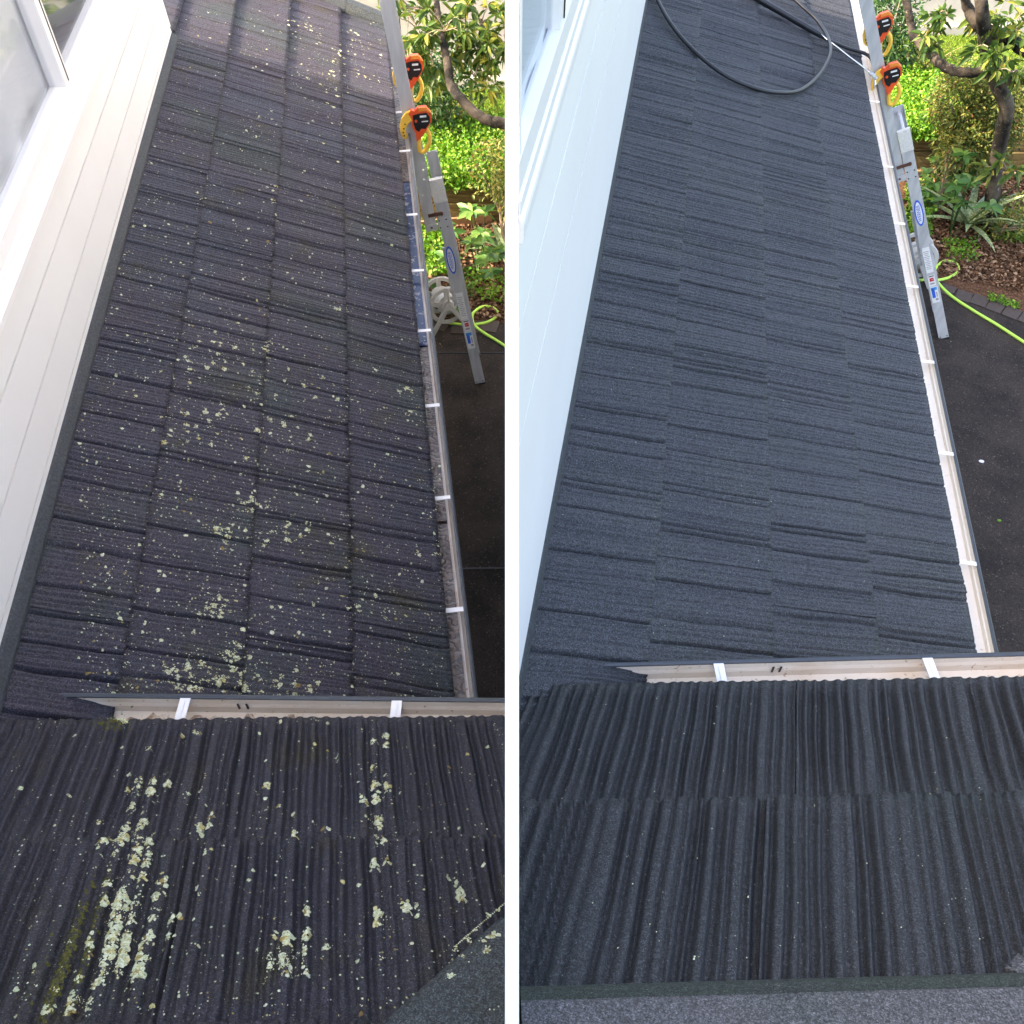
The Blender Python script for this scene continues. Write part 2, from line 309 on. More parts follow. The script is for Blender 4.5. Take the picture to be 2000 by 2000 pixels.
def lichen_patch(V, Fc, F, s, w, r, rng, lobes, hfix=None):
    for k in range(lobes):
        a = rng.uniform(0, 6.28); q = 0 if k == 0 else r * rng.uniform(.25, 1.0) * (1 if rng.random() < .8 else 1.5); rr = r if lobes == 1 else max(.0012, r * (rng.uniform(.45, .7) if k == 0 else rng.uniform(.2, .5)))
        cs, cw = s + q * math.cos(a), w + q * math.sin(a); n = 5 if rr < .004 else 9
        h0 = F.height(cs, cw) if hfix is None else hfix; b = len(V)
        if hfix is None and rr > .002 and max(F.height(cs + .012, cw), F.height(cs - .012, cw)) - h0 > .007: continue
        V.append(F.P(cs, cw, h0 + min(.0028, .001 + rr * .16)))
        st = rng.uniform(.6, 1.); ro = rng.uniform(0, 3.14)
        for j in range(n):
            t = 6.283 * j / n; q2 = rr * rng.uniform(.65, 1.15); x, y = q2 * math.cos(t), q2 * math.sin(t) * st
            x, y = x * math.cos(ro) - y * math.sin(ro), x * math.sin(ro) + y * math.cos(ro)
            V.append(F.P(cs + x, cw + y, (max(h0 - .003, F.height(cs + x, cw + y)) if rr > .004 and hfix is None else h0) + .0006))
        for j in range(n): Fc.append((b, b + 1 + j, b + 1 + (j + 1) % n))

# ------------------------------------------------------------------ the ground
def sheet(name, P, z, mat, kind='structure'):
    P = [(p[0], p[1]) for p in P]; mb = MB(); mb.add([(x, y, z) for x, y in P], [tuple(range(len(P)))])
    o = build(name, mb, mat, origin=np.array([np.mean([p[0] for p in P]), np.mean([p[1] for p in P]), z])); o['kind'] = kind; return o
sheet('ground', [(-150, -150), (150, -150), (150, 150), (-150, 150)], 0, M['turf_soil'])
edgeL = [gp(u, v) for u, v in ((760, 600), (850, 622), (900, 632), (960, 628), (1010, 640))]
edgeR = [gp(u, v) for u, v in ((1740, 470), (1790, 505), (1830, 545), (1870, 566), (1920, 582), (1985, 606), (2060, 634), (2200, 668), (2400, 690))]
drv = [(-6, -4), (9, -4)] + [(9, edgeR[-1][1])] + [tuple(p[:2]) for p in edgeR[::-1]] + [(2.2, edgeR[0][1]), (1.6, edgeL[-1][1])] + [tuple(p[:2]) for p in edgeL[::-1]] + [(-6, edgeL[0][1])]
mb = MB(); mb.add([(x, y, .004) for x, y in drv], [tuple(range(len(drv)))]); drive = build('driveway', mb, M['asphalt'], origin=np.array([0, 2, .004])); drive['kind'] = 'structure'
for (u0, v0), (u1, v1) in (((800, 690), (1010, 690)), ((860, 1112), (1010, 1110)), ((1760, 602), (1850, 604))):
    mb = MB(); p, q = gp(u0, v0), gp(u1, v1); d = q - p; mb.box((p + q) / 2 + [0, 0, .006], d, np.cross(ZUP, d), ZUP, np.linalg.norm(d), .012, .004); build('joint', mb, M['black'], drive)

# ------------------------------------------------------------------ houses
def gutter_profile(o0, o1, dep, th=.0025):   # (out, z) closed loop: channel with square front
    inner = [(o0, 0.), (o0, -dep), (o1 - .016, -dep), (o1 - .012, -dep * .55), (o1 - .006, -.018), (o1 - .002, 0)]
    outer = [(o1 + .004, 0), (o1 + .004, -.03), (o1 - .006, -.036), (o1 - .010, -dep - th), (o0 - th, -dep - th), (o0 - th, 0.)]
    return inner + outer
def gutter(parent, A, B, out, width, mat, brackets, dep=.085, back=-.055, front=False):
    """A, B: ends of the tile edge line; out: horizontal outward direction"""
    d = B - A; mb = MB(); poly = [A + out * o + ZUP * z for o, z in gutter_profile(back, width, dep)]
    mb.prism(poly, d); g = build('gutter', mb, mat, parent)
    mb = MB(); pr = [(width + .0045, .001), (width + .0045, -.03), (width + .009, -.03), (width + .011, .004), (width + .004, .010), (width - .004, .008), (width - .0035, .001)]
    mb.prism([A + out * o + ZUP * z for o, z in pr], d); build('lip', mb, M['gutter_lip'], g)
    for t in brackets:
        c = A + d * t; u = unit(d); mb = MB()
        mb.box(c + out * (width + back) / 2 + out * .0 + ZUP * .0065, u, out, ZUP, .020 if not front else .030, width - back + .012, .003)
        mb.box(c + out * (width - .004) + ZUP * -.008, u, out, ZUP, .020 if not front else .030, .003, .026)
        if front: mb.box(c + out * (width + back) / 2 + ZUP * .0095, u, out, ZUP, .005, (width - back) * .8, .004)
        build('bracket', mb, M['white_trim'] if front or mat is M['gutter_old'] else mat, g)
    return g

def house(side):
    Lh = side == 'L'
    rng = random.Random(11 if Lh else 29)
    V1, V2, V3 = ((645, HZ), (7000, 2570), (670, 300)) if Lh else ((1457, HZ), (6800, 2050), (1555, 150))
    S, SF = (2.577, 1.49) if Lh else (2.2, 1.60)
    F = Frame(ray(*V1), ray(*V2), S)
    FF = Frame(unit([1., .01 if Lh else .02, 0]), ray(*V3), SF)
    root = thing('house', (-3.2, 2.5, 0) if Lh else (.5, 3.5, 0))
    tag(root, 'white weatherboard house with lichen-spotted dark tile roof and sludge-filled gutter' if Lh else 'white weatherboard house with clean dark tile roof and clean cream gutter', 'house', 'houses either side of the white panel')
    wW, wF, cs, = (-.379, -.335, [-.046, .307, .662, 1.012]) if Lh else (.553, .585, [.953, 1.388, 1.804, 2.226])
    # --- main roof
    sA, sB = (.15, 7.42) if Lh else (.25, 8.2)
    mb = MB(); under = [F.P(sA, wW - .05, -.03), F.P(sB, wW - .05, -.03), F.P(sB, cs[-1] - .03, -.03), F.P(sA, cs[-1] - .03, -.03)]
    mb.prism(under, -.06 * F.n); roof = build('main_roof', mb, M['stile_dark'], root)
    roof['label'] = 'long tiled roof scattered with pale lichen' if Lh else 'long tiled roof washed clean'
    W0 = [wF - .03] + cs[:-1]
    lapst = ([1.695, 1.71, 1.743, 1.90], 1.37) if Lh else ([1.531, 1.70, 1.572, 1.755], 1.6)
    for i, (w0, w1) in enumerate(zip(W0, cs)):
        p = lapst[0][i] - lapst[1] * 2
        while p < sB:
            q = p + lapst[1]; a, b = max(p, sA), min(q, sB)
            if b - a > .1:
                make_tile(F, a, b, w0, w1, rng, M['tile_old' if Lh else 'tile_clean'], roof, res=.0034 if a < 3.5 else .0048, rows=16, open_end=rng.choice([0, .002, .004, .008]), eave=(i == 3))
            p = q
    if Lh:                             # the roof runs on past the corner of the upper storey
        for w0, w1 in ((-1.08, -.72), (-.72, -.365)): make_tile(F, 5.93, sB, w0, w1, rng, M['tile_old'], roof, res=.009, rows=12)
    # apron flashing against the wall
    sC = 5.86 if Lh else 7.55
    p = .2; fl = lapst[1] * 1.15
    for j in range(8):
        a, b = p + j * fl + .7 - fl, min(p + (j + 1) * fl + .7 - fl - .002, sC)
        if a >= sC: break
        mb = MB(); mb.prism([F.P(a, wW - .01, .045), F.P(a, wW + .012, .043), F.P(a, wF - .006, .024), F.P(a, wF, .012), F.P(a, wF - .004, .008), F.P(a, wW - .01, .02)], F.P(b, 0, 0) - F.P(a, 0, 0)); build('flashing', mb, M['flashing'], roof)
    # gutter along the eave
    E0, E1 = F.P(sA, cs[-1] - .004, .0), F.P(sB, cs[-1] - .004, .0)
    out = unit(np.cross(F.a, ZUP)); out = out * np.sign(out[0])
    bv = (50, 132, 218, 294, 418, 527, 644, 790, 970, 1188) if Lh else (110, 199, 326, 437, 560, 707, 886, 1100)
    lipfit = (lambda v: 760 + .1285 * (v - 0)) if Lh else (lambda v: 1684 + .195 * v)
    br = []
    for v in bv:
        X = gp(lipfit(v), v, E0[2] - .02); br.append(((X - E0) @ F.a) / ((E1 - E0) @ F.a))
    E0 = E0 - ZUP * .028; E1 = E1 - ZUP * .028
    g = gutter(root, E0, E1, out, .083 if Lh else .105, M['gutter_old' if Lh else 'gutter_clean'], [t for t in br if 0 < t < 1], back=-.045, dep=.062 if Lh else .036)
    if Lh:
        sv = [((gp(lipfit(v), v, E0[2]) - E0) @ F.a) / ((E1 - E0) @ F.a) for v in (1600, 1010, 1004, 662, 345, -40)]; sv[0] = 0.; sv[-1] = 1.
        for nm, ta, tb, mt, lb in (('silt', sv[0], sv[1], 'silt', 'swirled grey-brown silt in the gutter'), ('silt', sv[2], sv[3] - .002, 'silt', 'flat grey-brown silt in the gutter'), ('standing_water', sv[3], sv[4], 'gutter_water', 'water standing in the gutter, coloured with reflected sky blue'), ('silt', sv[4] + .002, sv[5], 'silt', 'dark silt in the far gutter')):
            mb = MB(); o0, o1 = -.042, .056; A_ = E0 + (E1 - E0) * ta; mb.prism([A_ + out * o0 - ZUP * .036, A_ + out * o1 - ZUP * .036, A_ + out * o1 - ZUP * .061, A_ + out * o0 - ZUP * .061], (E1 - E0) * (tb - ta))
            o = build(nm, mb, M[mt], g); o['label'] = lb
    # ridge cap across the far end (left house)
    if Lh:
        for j, (a, b) in enumerate(((.35, .70), (.69, 1.03))):
            mb = MB(); X0 = F.P(7.42, a, .03); ax = F.P(7.42, b, .03) - X0
            mb.prism([X0 + F.a * t + F.n * h for t, h in ((-.09, -.02), (-.08, .0), (-.03, .035), (.03, .04), (.08, .03), (.12, -.02))], ax); build('ridge_cap', mb, M['cap_old'], roof)
    # --- upper storey wall along the roof
    base = F.P(0, wW, .0); nw = unit(np.cross(F.a, ZUP)); nw = nw * np.sign(nw[0])      # wall face normal, towards the roof
    s_of = lambda y: (y - base[1]) / F.a[1]
    Wp = lambda s, z, o=0.: base + F.a * s + np.array([0, 0, z - base[2]]) + nw * o
    zb = base[2]; ztop = H + 1.25
    s0 = s_of(-3.5) if Lh else (-.0065 - base[0]) / F.a[0]
    s1 = (hit(344, 80, F.n, F.c) - base) @ F.a if Lh else s_of(7.0)
    zs = [-.03, .075, .235, .405, .545] if Lh else [-.03, .57, 1.0, 1.30, 1.475]
    boards = list(zip(zs[:-1], zs[1:]))
    zwin0 = zs[-1]; zwin1 = zwin0 + 1.25
    hb = .158 if Lh else .20
    # window opening along the wall
    if Lh: wa, wb = s_of(-.8), (hit(233, 5, nw, nw @ (base - CAM)) - base) @ F.a + .25
    else: wa, wb = s0 + .002, (hit(1128, 10, nw, nw @ (base - CAM)) - base) @ F.a + .35
    wall = thing('wall', Wp((s0 + s1) / 2, zb)); wall.parent = root; wall.location = WL[wall] - WL[root]
    def board(a, b, z0, z1):
        mb = MB(); th = .020; ch = .014 if Lh else .036
        mb.prism([Wp(a, z0, .0), Wp(a, z0, th), Wp(a, z1 - ch, th - .004), Wp(a, z1 - ch - .002, .003), Wp(a, z1, .002), Wp(a, z1, .0)], F.a * (b - a)); build('weatherboard', mb, M['white_paint'], wall)
    zz = zwin0
    for z0, z1 in boards: board(s0, s1, zb + z0, zb + z1)
    while zb + zz < ztop - .02:
        z1 = min(zz + hb, ztop - zb)
        if zz + .001 < zwin1:
            if wa - s0 > .25: board(s0, wa - .09, zb + zz, zb + z1)
            board(wb + .09, s1, zb + zz, zb + z1)
        else: board(s0, s1, zb + zz, zb + z1)
        zz = z1
    # solid core of the storey behind the boards, leaving the window room open
    mb = MB(); dpt = 4.2 if Lh else None
    if Lh:
        back = [Wp(s0, 0, -4.2), Wp(s1, 0, -4.2)]
        def ring(z): return [np.array([p[0], p[1], z]) for p in (Wp(s0, 0, -.001), Wp(s1, 0, -.001), back[1], back[0])]
        mb2 = MB(); mb2.prism([np.array([*p[:2], zb - .3]) for p in ring(0)], np.array([0, 0, .3 + zwin0 - .01])); build('wall_core', mb2, M['white_paint'], root)
        mb2 = MB(); mb2.prism([np.array([*p[:2], zb + zwin1]) for p in ring(0)], np.array([0, 0, ztop - zb - zwin1])); build('wall_core', mb2, M['white_paint'], root)
        for a, b in ((s0, wa), (wb, s1)):
            mb2 = MB(); q = [Wp(a, zb + zwin0 - .01, -.001), Wp(b, zb + zwin0 - .01, -.001), Wp(b, zb + zwin0 - .01, -4.2), Wp(a, zb + zwin0 - .01, -4.2)]
            mb2.prism(q, np.array([0, 0, zwin1 - zwin0 + .01])); build('wall_core', mb2, M['white_paint'], root)
        mb2 = MB(); q = [Wp(wa, zb + zwin0 - .01, -.9), Wp(wb, zb + zwin0 - .01, -.9), Wp(wb, zb + zwin0 - .01, -.95), Wp(wa, zb + zwin0 - .01, -.95)]; mb2.prism(q, np.array([0, 0, zwin1 - zwin0 + .01])); build('room_wall', mb2, M['room'], root)
        mb2 = MB(); q = [Wp(s0 - .1, ztop, .3), Wp(s1 + .1, ztop, .05), Wp(s1 + .1, ztop, -4.4), Wp(s0 - .1, ztop, -4.4)]; q = [Wp(s0 - .1, ztop, .05), Wp(s1 + .05, ztop, .05), Wp(s1 + .05, ztop, -4.3), Wp(s0 - .1, ztop, -4.3)]
        top = [Wp(s0 + 1.2, ztop + .8, -1.6), Wp(s1 - 1.2, ztop + .8, -1.6), Wp(s1 - 1.2, ztop + .8, -2.6), Wp(s0 + 1.2, ztop + .8, -2.6)]
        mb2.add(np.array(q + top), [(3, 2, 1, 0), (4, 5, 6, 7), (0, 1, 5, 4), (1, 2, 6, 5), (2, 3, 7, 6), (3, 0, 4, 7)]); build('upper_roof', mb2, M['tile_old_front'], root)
        # end boards of the far corner: saw-tooth of the lapped weatherboards is given by the boards themselves
    else:
        T = lambda z: [np.array([.011, s0y, z]), np.array([*Wp(s1, 0, -.001)[:2], z]), np.array([.011, Wp(s1, 0)[1], z])]
        s0y = Wp(s0, 0)[1] + .01
        mb2 = MB(); mb2.prism(T(zb - .3), np.array([0, 0, .3 + zwin0 - .01])); build('wall_core', mb2, M['white_paint'], root)
        mb2 = MB(); mb2.prism(T(zb + zwin1), np.array([0, 0, ztop - zb - zwin1])); build('wall_core', mb2, M['white_paint'], root)
        X = Wp(wb, 0, -.001); mb2 = MB(); mb2.prism([np.array([.011, X[1], zb + zwin0 - .01]), np.array([X[0], X[1], zb + zwin0 - .01]), np.array([*Wp(s1, 0, -.001)[:2], zb + zwin0 - .01]), np.array([.011, Wp(s1, 0)[1], zb + zwin0 - .01])], np.array([0, 0, zwin1 - zwin0 + .01])); build('wall_core', mb2, M['white_paint'], root)
        mb2 = MB(); mb2.prism([np.array([.011, s0y, zb + zwin0 - .01]), np.array([.014, s0y + .02, zb + zwin0 - .01]), np.array([.014, X[1], zb + zwin0 - .01]), np.array([.011, X[1], zb + zwin0 - .01])], np.array([0, 0, zwin1 - zwin0 + .01])); build('wall_core', mb2, M['white_paint'], root)
        mb2 = MB(); Ta = T(ztop); mb2.prism([p + d for p, d in zip(Ta, (np.array([-.004, -.02, 0]), np.array([.03, .03, 0]), np.array([-.004, .03, 0])))], np.array([0, 0, .12])); build('upper_roof', mb2, M['tile_clean_front'], root)
    # --- window: sill, frame, mullion, panes, curtain
    win = thing('window', Wp((wa + wb) / 2, zb + zwin0)); win.parent = root; win.location = WL[win] - WL[root]
    def strip(name, a, b, pr, mat, par):
        mb = MB(); mb.prism([Wp(a, zb + z, .019 * (1 - ko) + o * ko if o > 0 else o) for o, z in pr], F.a * (b - a)); return build(name, mb, mat, par)
    z = zwin0
    k = 1.0 if Lh else 1.25; ko = 1.0 if Lh else .28
    strip('sill', wa - (.09 if Lh else 0), wb + .09, [(.002, z - .022), (.034, z - .022), (.040, z - .014), (.040, z + .006 * k), (.034, z + .012 * k), (.0, z + .03 * k)], M['white_trim'], win)
    strip('sill_ledge', wa - (.07 if Lh else 0), wb + .07, [(.0, z + .031 * k), (.022, z + .022 * k), (.022, z + .040 * k), (.0, z + .048 * k)], M['white_trim'], win)
    fz0, fz1 = z + .05 * k, zwin1 - .04
    rb = -.05 if Lh else -.008
    strip('frame', wa, wb, [(rb, fz0), (.012, fz0), (.012, fz0 + .05), (rb, fz0 + .055)], M['white_trim'], win)
    strip('frame', wa, wb, [(rb, fz1), (.012, fz1), (.012, fz1 + .04), (rb, fz1 + .04)], M['white_trim'], win)
    if Lh: mus = [(hit(88, 26, nw, nw @ (base - CAM)) - base) @ F.a - .13 * 0, (hit(88, 26, nw, nw @ (base - CAM)) - base) @ F.a - 1.1]
    else: mus = [(hit(1085, 30, nw, nw @ (base - CAM)) - base) @ F.a]
    mus = [hit(128, 165, nw, nw @ (base - CAM))] if Lh else [hit(1085, 48, nw, nw @ (base - CAM))]
    mus = [(m - base) @ F.a for m in mus]
    for s_ in ([wa + .02] if Lh else []) + mus + [wb - .02]:
        wd = .075 if s_ in mus else .04
        mb = MB(); mb.box(Wp(s_, zb + (fz0 + fz1) / 2 + .025, -.018), F.a, nw, ZUP, wd, .062, fz1 - fz0 - .055); build('frame_post', mb, M['white_trim'], win)
        if s_ in mus:
            mb = MB(); mb.box(Wp(s_ + .012, zb + (fz0 + fz1) / 2 + .025, .0135), F.a, nw, ZUP, .006, .004, fz1 - fz0 - .06); build('seal', mb, M['black'], win)
    ed = [wa + (.04 if Lh else .004)] + mus + [wb - .04]
    for a, b in zip(ed[:-1], ed[1:]):
        mb = MB(); mb.box(Wp((a + b) / 2, zb + (fz0 + fz1) / 2 + .02, -.03 if Lh else -.003), F.a, nw, ZUP, b - a, .006 if Lh else .003, fz1 - fz0 - .03); build('pane', mb, M['glass' if b > mus[0] + .1 else 'glass_clear'], win)
    # curtain folds behind the near pane
    if Lh:
        n = 90; ss = np.linspace(wa + .05, mus[0] - .02, n); o = -.075 + .015 * np.sin(np.arange(n) * .5) + .008 * np.sin(np.arange(n) * 1.3)
        Vc = np.vstack([[Wp(s_, zb + fz0, oo) for s_, oo in zip(ss, o)], [Wp(s_, zb + fz1, oo) for s_, oo in zip(ss, o)]]); ix = np.arange(n - 1)
        npmesh('curtain', Vc, np.stack([ix, ix + 1, ix + 1 + n, ix + n], -1), M['curtain'], win, smooth=True)
    else:
        n = 40; ss = np.linspace(wa + .12, wb, n); Vc = np.vstack([[Wp(s_, zb + fz0, -.010 + .003 * math.sin(i * .9)) for i, s_ in enumerate(ss)], [Wp(s_, zb + fz1, -.010 + .003 * math.sin(i * .9)) for i, s_ in enumerate(ss)]]); ix = np.arange(n - 1)
        npmesh('curtain', Vc, np.stack([ix, ix + 1, ix + 1 + n, ix + n], -1), M['curtain'], win, smooth=True)
    # --- ground floor under the roof
    lo = F.P(0, cs[-1] - .38, -.09); zt = lo[2]
    mb = MB(); A = F.P(sA + .9, cs[-1] - .38, -.09); B = F.P(sB - .25, cs[-1] - .38, -.09); bk = -nw * ((cs[-1] - wW - .38) * .9)
    mb.prism([np.array([*p[:2], 0.]) for p in (A, B, B + bk, A + bk)], np.array([0, 0, zt - .01])); build('lower_wall', mb, M['white_paint'], root)
    # --- front roof over the main roof
    rngf = random.Random(5 if Lh else 7)
    ws = [FF.sw(u, v)[1] for u, v in (((600, 1417), (600, 1652)) if Lh else ((1600, 1343), (1600, 1568)))]
    ex = ws[0] - ws[1]; fro = [ws[0] - ex * i for i in range(4)]      # lower edges of the courses
    xs0, xs1 = (-2.3, -.016) if Lh else (.016, 2.9)
    xw = lambda x, w: FF.P((x - FF.O[0] - w * FF.g[0]) / FF.a[0], w, -.02)
    mb = MB(); mb.prism([xw(xs0, fro[3]), xw(xs1, fro[3]), xw(xs1, fro[0] - .008), xw(xs0, fro[0] - .008)], -.05 * FF.n)
    froof = build('front_roof', mb, M['stile_dark'], root); froof['label'] = 'near roof slope with ribbed tiles and clumps of pale lichen' if Lh else 'near roof slope with clean ribbed tiles'
    joints = ([FF.sw(478, 1440)[0], FF.sw(350, 1800)[0], -.9], 1.37 * 1.25) if Lh else ([FF.sw(1554, 1450)[0], FF.sw(1488, 1730)[0], .5], 1.37 * 1.3)
    if not Lh: fro[2] -= .25          # the second course runs in under the ridge cap
    for i in range(3 if Lh else 2):
        p = joints[0][i] - joints[1] * 3
        while p < xs1 + 1.2:
            q = p + joints[1]; a, b = max(p, xs0 - .6), min(q, xs1 + .9)
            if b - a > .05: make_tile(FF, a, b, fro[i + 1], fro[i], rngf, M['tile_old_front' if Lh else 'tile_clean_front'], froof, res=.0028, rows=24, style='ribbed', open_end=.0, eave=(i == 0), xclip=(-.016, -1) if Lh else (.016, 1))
            p = q
    # gutter of the front roof
    pe = ((260, 1411), (985, 1424)) if Lh else ((1300, 1346), (1972, 1336)); pl = ((137, 1361), (983, 1371)) if Lh else ((1181, 1302), (1972, 1281))
    T0, T1 = (hit(*q, FF.n, FF.c) for q in pe); zl = (T0[2] + T1[2]) / 2 - .02
    l0, l1 = (gp(*q, z=zl) for q in pl); dl = unit(l1 - l0); outd = unit(np.cross(ZUP, dl)); outd = outd * np.sign(outd[1])
    wid = (l0 - T0) @ outd; A = l0 - outd * wid; 
    endx = (-.016 - A[0]) / dl[0] if Lh else 2.9; A = A - dl * (.35 if not Lh else .6) * (0 if not Lh else 1); endx = (-.016 - A[0]) / dl[0] if Lh else 2.75
    if not Lh:
        st = .016 - A[0]; A = A + dl * max(0, st)
    A[2] = zl; Bp = A + dl * endx
    bq = ((357, 1390), (773, 1395)) if Lh else ((1408, 1325), (1820, 1315))
    br = [((gp(*q, z=zl) - A) @ dl) / endx for q in bq]
    g = gutter(root, A, Bp, outd, wid, M['gutter_front'], br, dep=.052, back=-.06, front=True)
    for q in (((462, 1377), (479, 1378)) if Lh else ((1512, 1301), (1527, 1301))):
        c = A + dl * ((gp(*q, z=zl) - A) @ dl) + outd * (wid - .0135) - ZUP * .02
        mb = MB(); mb.box(c, unit(dl + .3 * ZUP), outd, ZUP, .006, .003, .028); build('slot', mb, M['black'], g)
    mb = MB(); N = 120; t = np.linspace(0.02, .995, N); wob = np.array([rngf.uniform(.03, .065) for _ in t]); inn = np.full(N, -.03)
    Vr = np.vstack([A + dl * (endx * t)[:, None] + outd * inn[:, None] - ZUP * .0495, A + dl * (endx * t)[:, None] + outd * wob[:, None] - ZUP * .0495]); ix = np.arange(N - 1)
    npmesh('rust_stain', Vr, np.stack([ix, ix + 1, ix + 1 + N, ix + N], -1), M['rust'], g)
    # --- hip / ridge caps at the near edge
    if Lh:
        c0 = hit(775, 1992, FF.n, FF.c); c1 = hit(1012, 1778, FF.n, FF.c); d = unit(c1 - c0); rgt = unit(np.cross(d, FF.n)); c0 = c0 - d * .5; Lc = .56 + (c1 - c0) @ d * 0
        Lc = (-.016 - c0[0]) / d[0] - .01
        for a, b, hh in ((0, Lc * .52, 0), (Lc * .51, Lc, .003)):
            n_ = 7; pr = [(-.003, .010), (.0, .020), (.012, .028), (.03, .033), (.06, .036), (.11, .038), (.18, .03), (.20, .0), (.0, .0)]
            mb = MB(); mb.prism([c0 + d * a + rgt * o + FF.n * (h + hh) for o, h in pr], d * (b - a)); build('hip_cap', mb, M['cap_old'], froof)
    else:
        c0 = hit(1003, 1932, FF.n, FF.c); c1 = hit(1985, 1905, FF.n, FF.c); d = unit(c1 - c0); c0 = c0 + d * ((.016 - c0[0]) / d[0]); bk = -unit(np.cross(FF.n, d)); bk = bk * np.sign(-bk[1]); Lc = 2.3
        for a, b in ((0, .52), (.518, 1.12), (1.118, 2.2)):
            pr = [(.048, .03), (.052, .040), (.06, .044), (.12, .050), (.25, .048), (.26, .0), (.05, .0)]
            mb = MB(); mb.prism([c0 + d * a + bk * o + FF.n * h for o, h in pr], d * (b - a)); cp = build('ridge_cap', mb, M['cap_clean'], froof)
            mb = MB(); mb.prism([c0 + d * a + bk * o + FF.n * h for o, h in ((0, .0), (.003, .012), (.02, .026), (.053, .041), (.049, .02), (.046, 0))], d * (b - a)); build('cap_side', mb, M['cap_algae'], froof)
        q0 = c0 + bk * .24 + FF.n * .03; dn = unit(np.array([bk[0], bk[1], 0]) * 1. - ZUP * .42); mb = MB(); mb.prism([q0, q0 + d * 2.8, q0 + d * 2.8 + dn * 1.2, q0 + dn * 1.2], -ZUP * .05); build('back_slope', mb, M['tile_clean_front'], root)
        e0 = hit(1948, 1900, FF.n, FF.c); e1 = hit(2012, 1832, FF.n, FF.c); d = unit(e1 - e0); rgt = unit(np.cross(d, FF.n))
        mb = MB(); mb.prism([e0 + d * .02 + rgt * o + FF.n * h for o, h in ((0, -.02), (.003, .002), (.02, .012), (.06, .018), (.12, .020), (.14, -.02))], d * 1.6); build('hip_cap', mb, M['cap_clean'], froof)
    return dict(root=root, F=F, FF=FF, roof=roof, froof=froof, rng=rng, out=out, E0=E0, E1=E1, width=.083 if Lh else .105)
HL = house('L'); HR = house('R')
import bmesh
def clip_to_side(root, x, sgn):        # trim whatever would run through the panel that stands between the houses
    st = list(root.children)
    while st:
        o = st.pop(); st += list(o.children)
        if o.type != 'MESH': continue
        co = np.empty(len(o.data.vertices) * 3, np.float32); o.data.vertices.foreach_get('co', co); xs = co[::3] + WL[o][0]
        if (xs * sgn).min() >= x: continue
        if (xs * sgn).max() <= x + .001: bpy.data.objects.remove(o); continue
        bm = bmesh.new(); bm.from_mesh(o.data); bmesh.ops.bisect_plane(bm, geom=bm.verts[:] + bm.edges[:] + bm.faces[:], plane_co=(sgn * x - WL[o][0], 0, 0), plane_no=(-sgn, 0, 0), clear_outer=True); bm.to_mesh(o.data); bm.free()
clip_to_side(HL['root'], .014, -1); clip_to_side(HR['root'], .0105, 1)

# ------------------------------------------------------------------ lichen on the left roofs
def lichen(Hh, key, clusters, loose, rmin, rmax, seed, box, smax):
    rng = random.Random(seed); F = Hh[key]; V, Fc = [], []
    for u, v, ru, rv, n in clusters:
        n = max(3, int(n * (.95 if key == 'FF' else 1.)))
        for i in range(n):
            s, w = F.sw(rng.gauss(u, ru * .55), rng.gauss(v, rv * .55)); r = rmin + (rmax - rmin) * rng.random() ** 2.3
            lichen_patch(V, Fc, F, s, w, r, rng, 1 if r < .003 else int(4 + 900 * r))
    for i in range(loose):
        s, w = F.sw(rng.uniform(box[0], box[2]), rng.uniform(box[1], box[3])); lichen_patch(V, Fc, F, s, w, rng.uniform(.0012, smax) * (1 if rng.random() < .93 else 2.2), rng, 1)
    return V, Fc
V, Fc = lichen(HL, 'F', [(508, 246, 30, 26, 34), (600, 150, 45, 22, 45), (690, 110, 60, 90, 150), (590, 60, 60, 30, 60), (640, 180, 50, 60, 70), (430, 690, 95, 45, 90), (525, 395, 16, 45, 22), (522, 680, 12, 22, 20), (660, 610, 15, 10, 10),
    (400, 830, 80, 60, 45), (490, 990, 34, 16, 30), (440, 1048, 40, 22, 34), (560, 1035, 60, 30, 45), (795, 765, 18, 10, 14), (806, 812, 22, 8, 16), (415, 1200, 34, 34, 50), (400, 1328, 120, 28, 120), (560, 1345, 60, 22, 40), (450, 1290, 30, 16, 22), (640, 760, 70, 50, 45),
    (830, 1080, 30, 40, 20), (570, 860, 60, 60, 40), (720, 1180, 60, 40, 16), (350, 860, 30, 20, 16), (500, 760, 40, 40, 30)], 6500, .0014, .0118, 3, (150, 20, 860, 1370), .0042)
keep = [f for f in Fc]
o = npmesh('lichen', np.array(V), np.array(Fc), M['lichen'], HL['roof']); o['kind'] = 'stuff'
V, Fc = lichen(HL, 'FF', [(285, 1545, 36, 40, 40), (245, 1650, 46, 50, 75), (255, 1690, 60, 50, 40), (235, 1775, 34, 50, 60), (300, 1800, 60, 60, 40), (210, 1880, 60, 50, 55), (255, 1870, 50, 70, 40), (150, 1960, 40, 20, 30), (585, 1850, 36, 40, 26), (550, 1890, 34, 30, 30), (735, 1612, 14, 26, 12), (742, 1700, 12, 12, 5), (740, 1655, 14, 12, 8), (750, 1545, 40, 36, 18),
    (740, 1800, 16, 22, 12), (880, 1722, 10, 8, 4), (910, 1756, 8, 8, 4), (810, 1785, 12, 10, 5), (730, 1450, 30, 30, 12), (235, 1418, 30, 14, 24), (290, 1475, 16, 10, 8), (395, 1615, 12, 20, 8), (380, 1440, 16, 20, 8), (480, 1600, 200, 120, 20), (850, 1560, 60, 40, 8)], 1500, .0020, .0165, 8, (20, 1420, 985, 1990), .0035)
rng = random.Random(77)
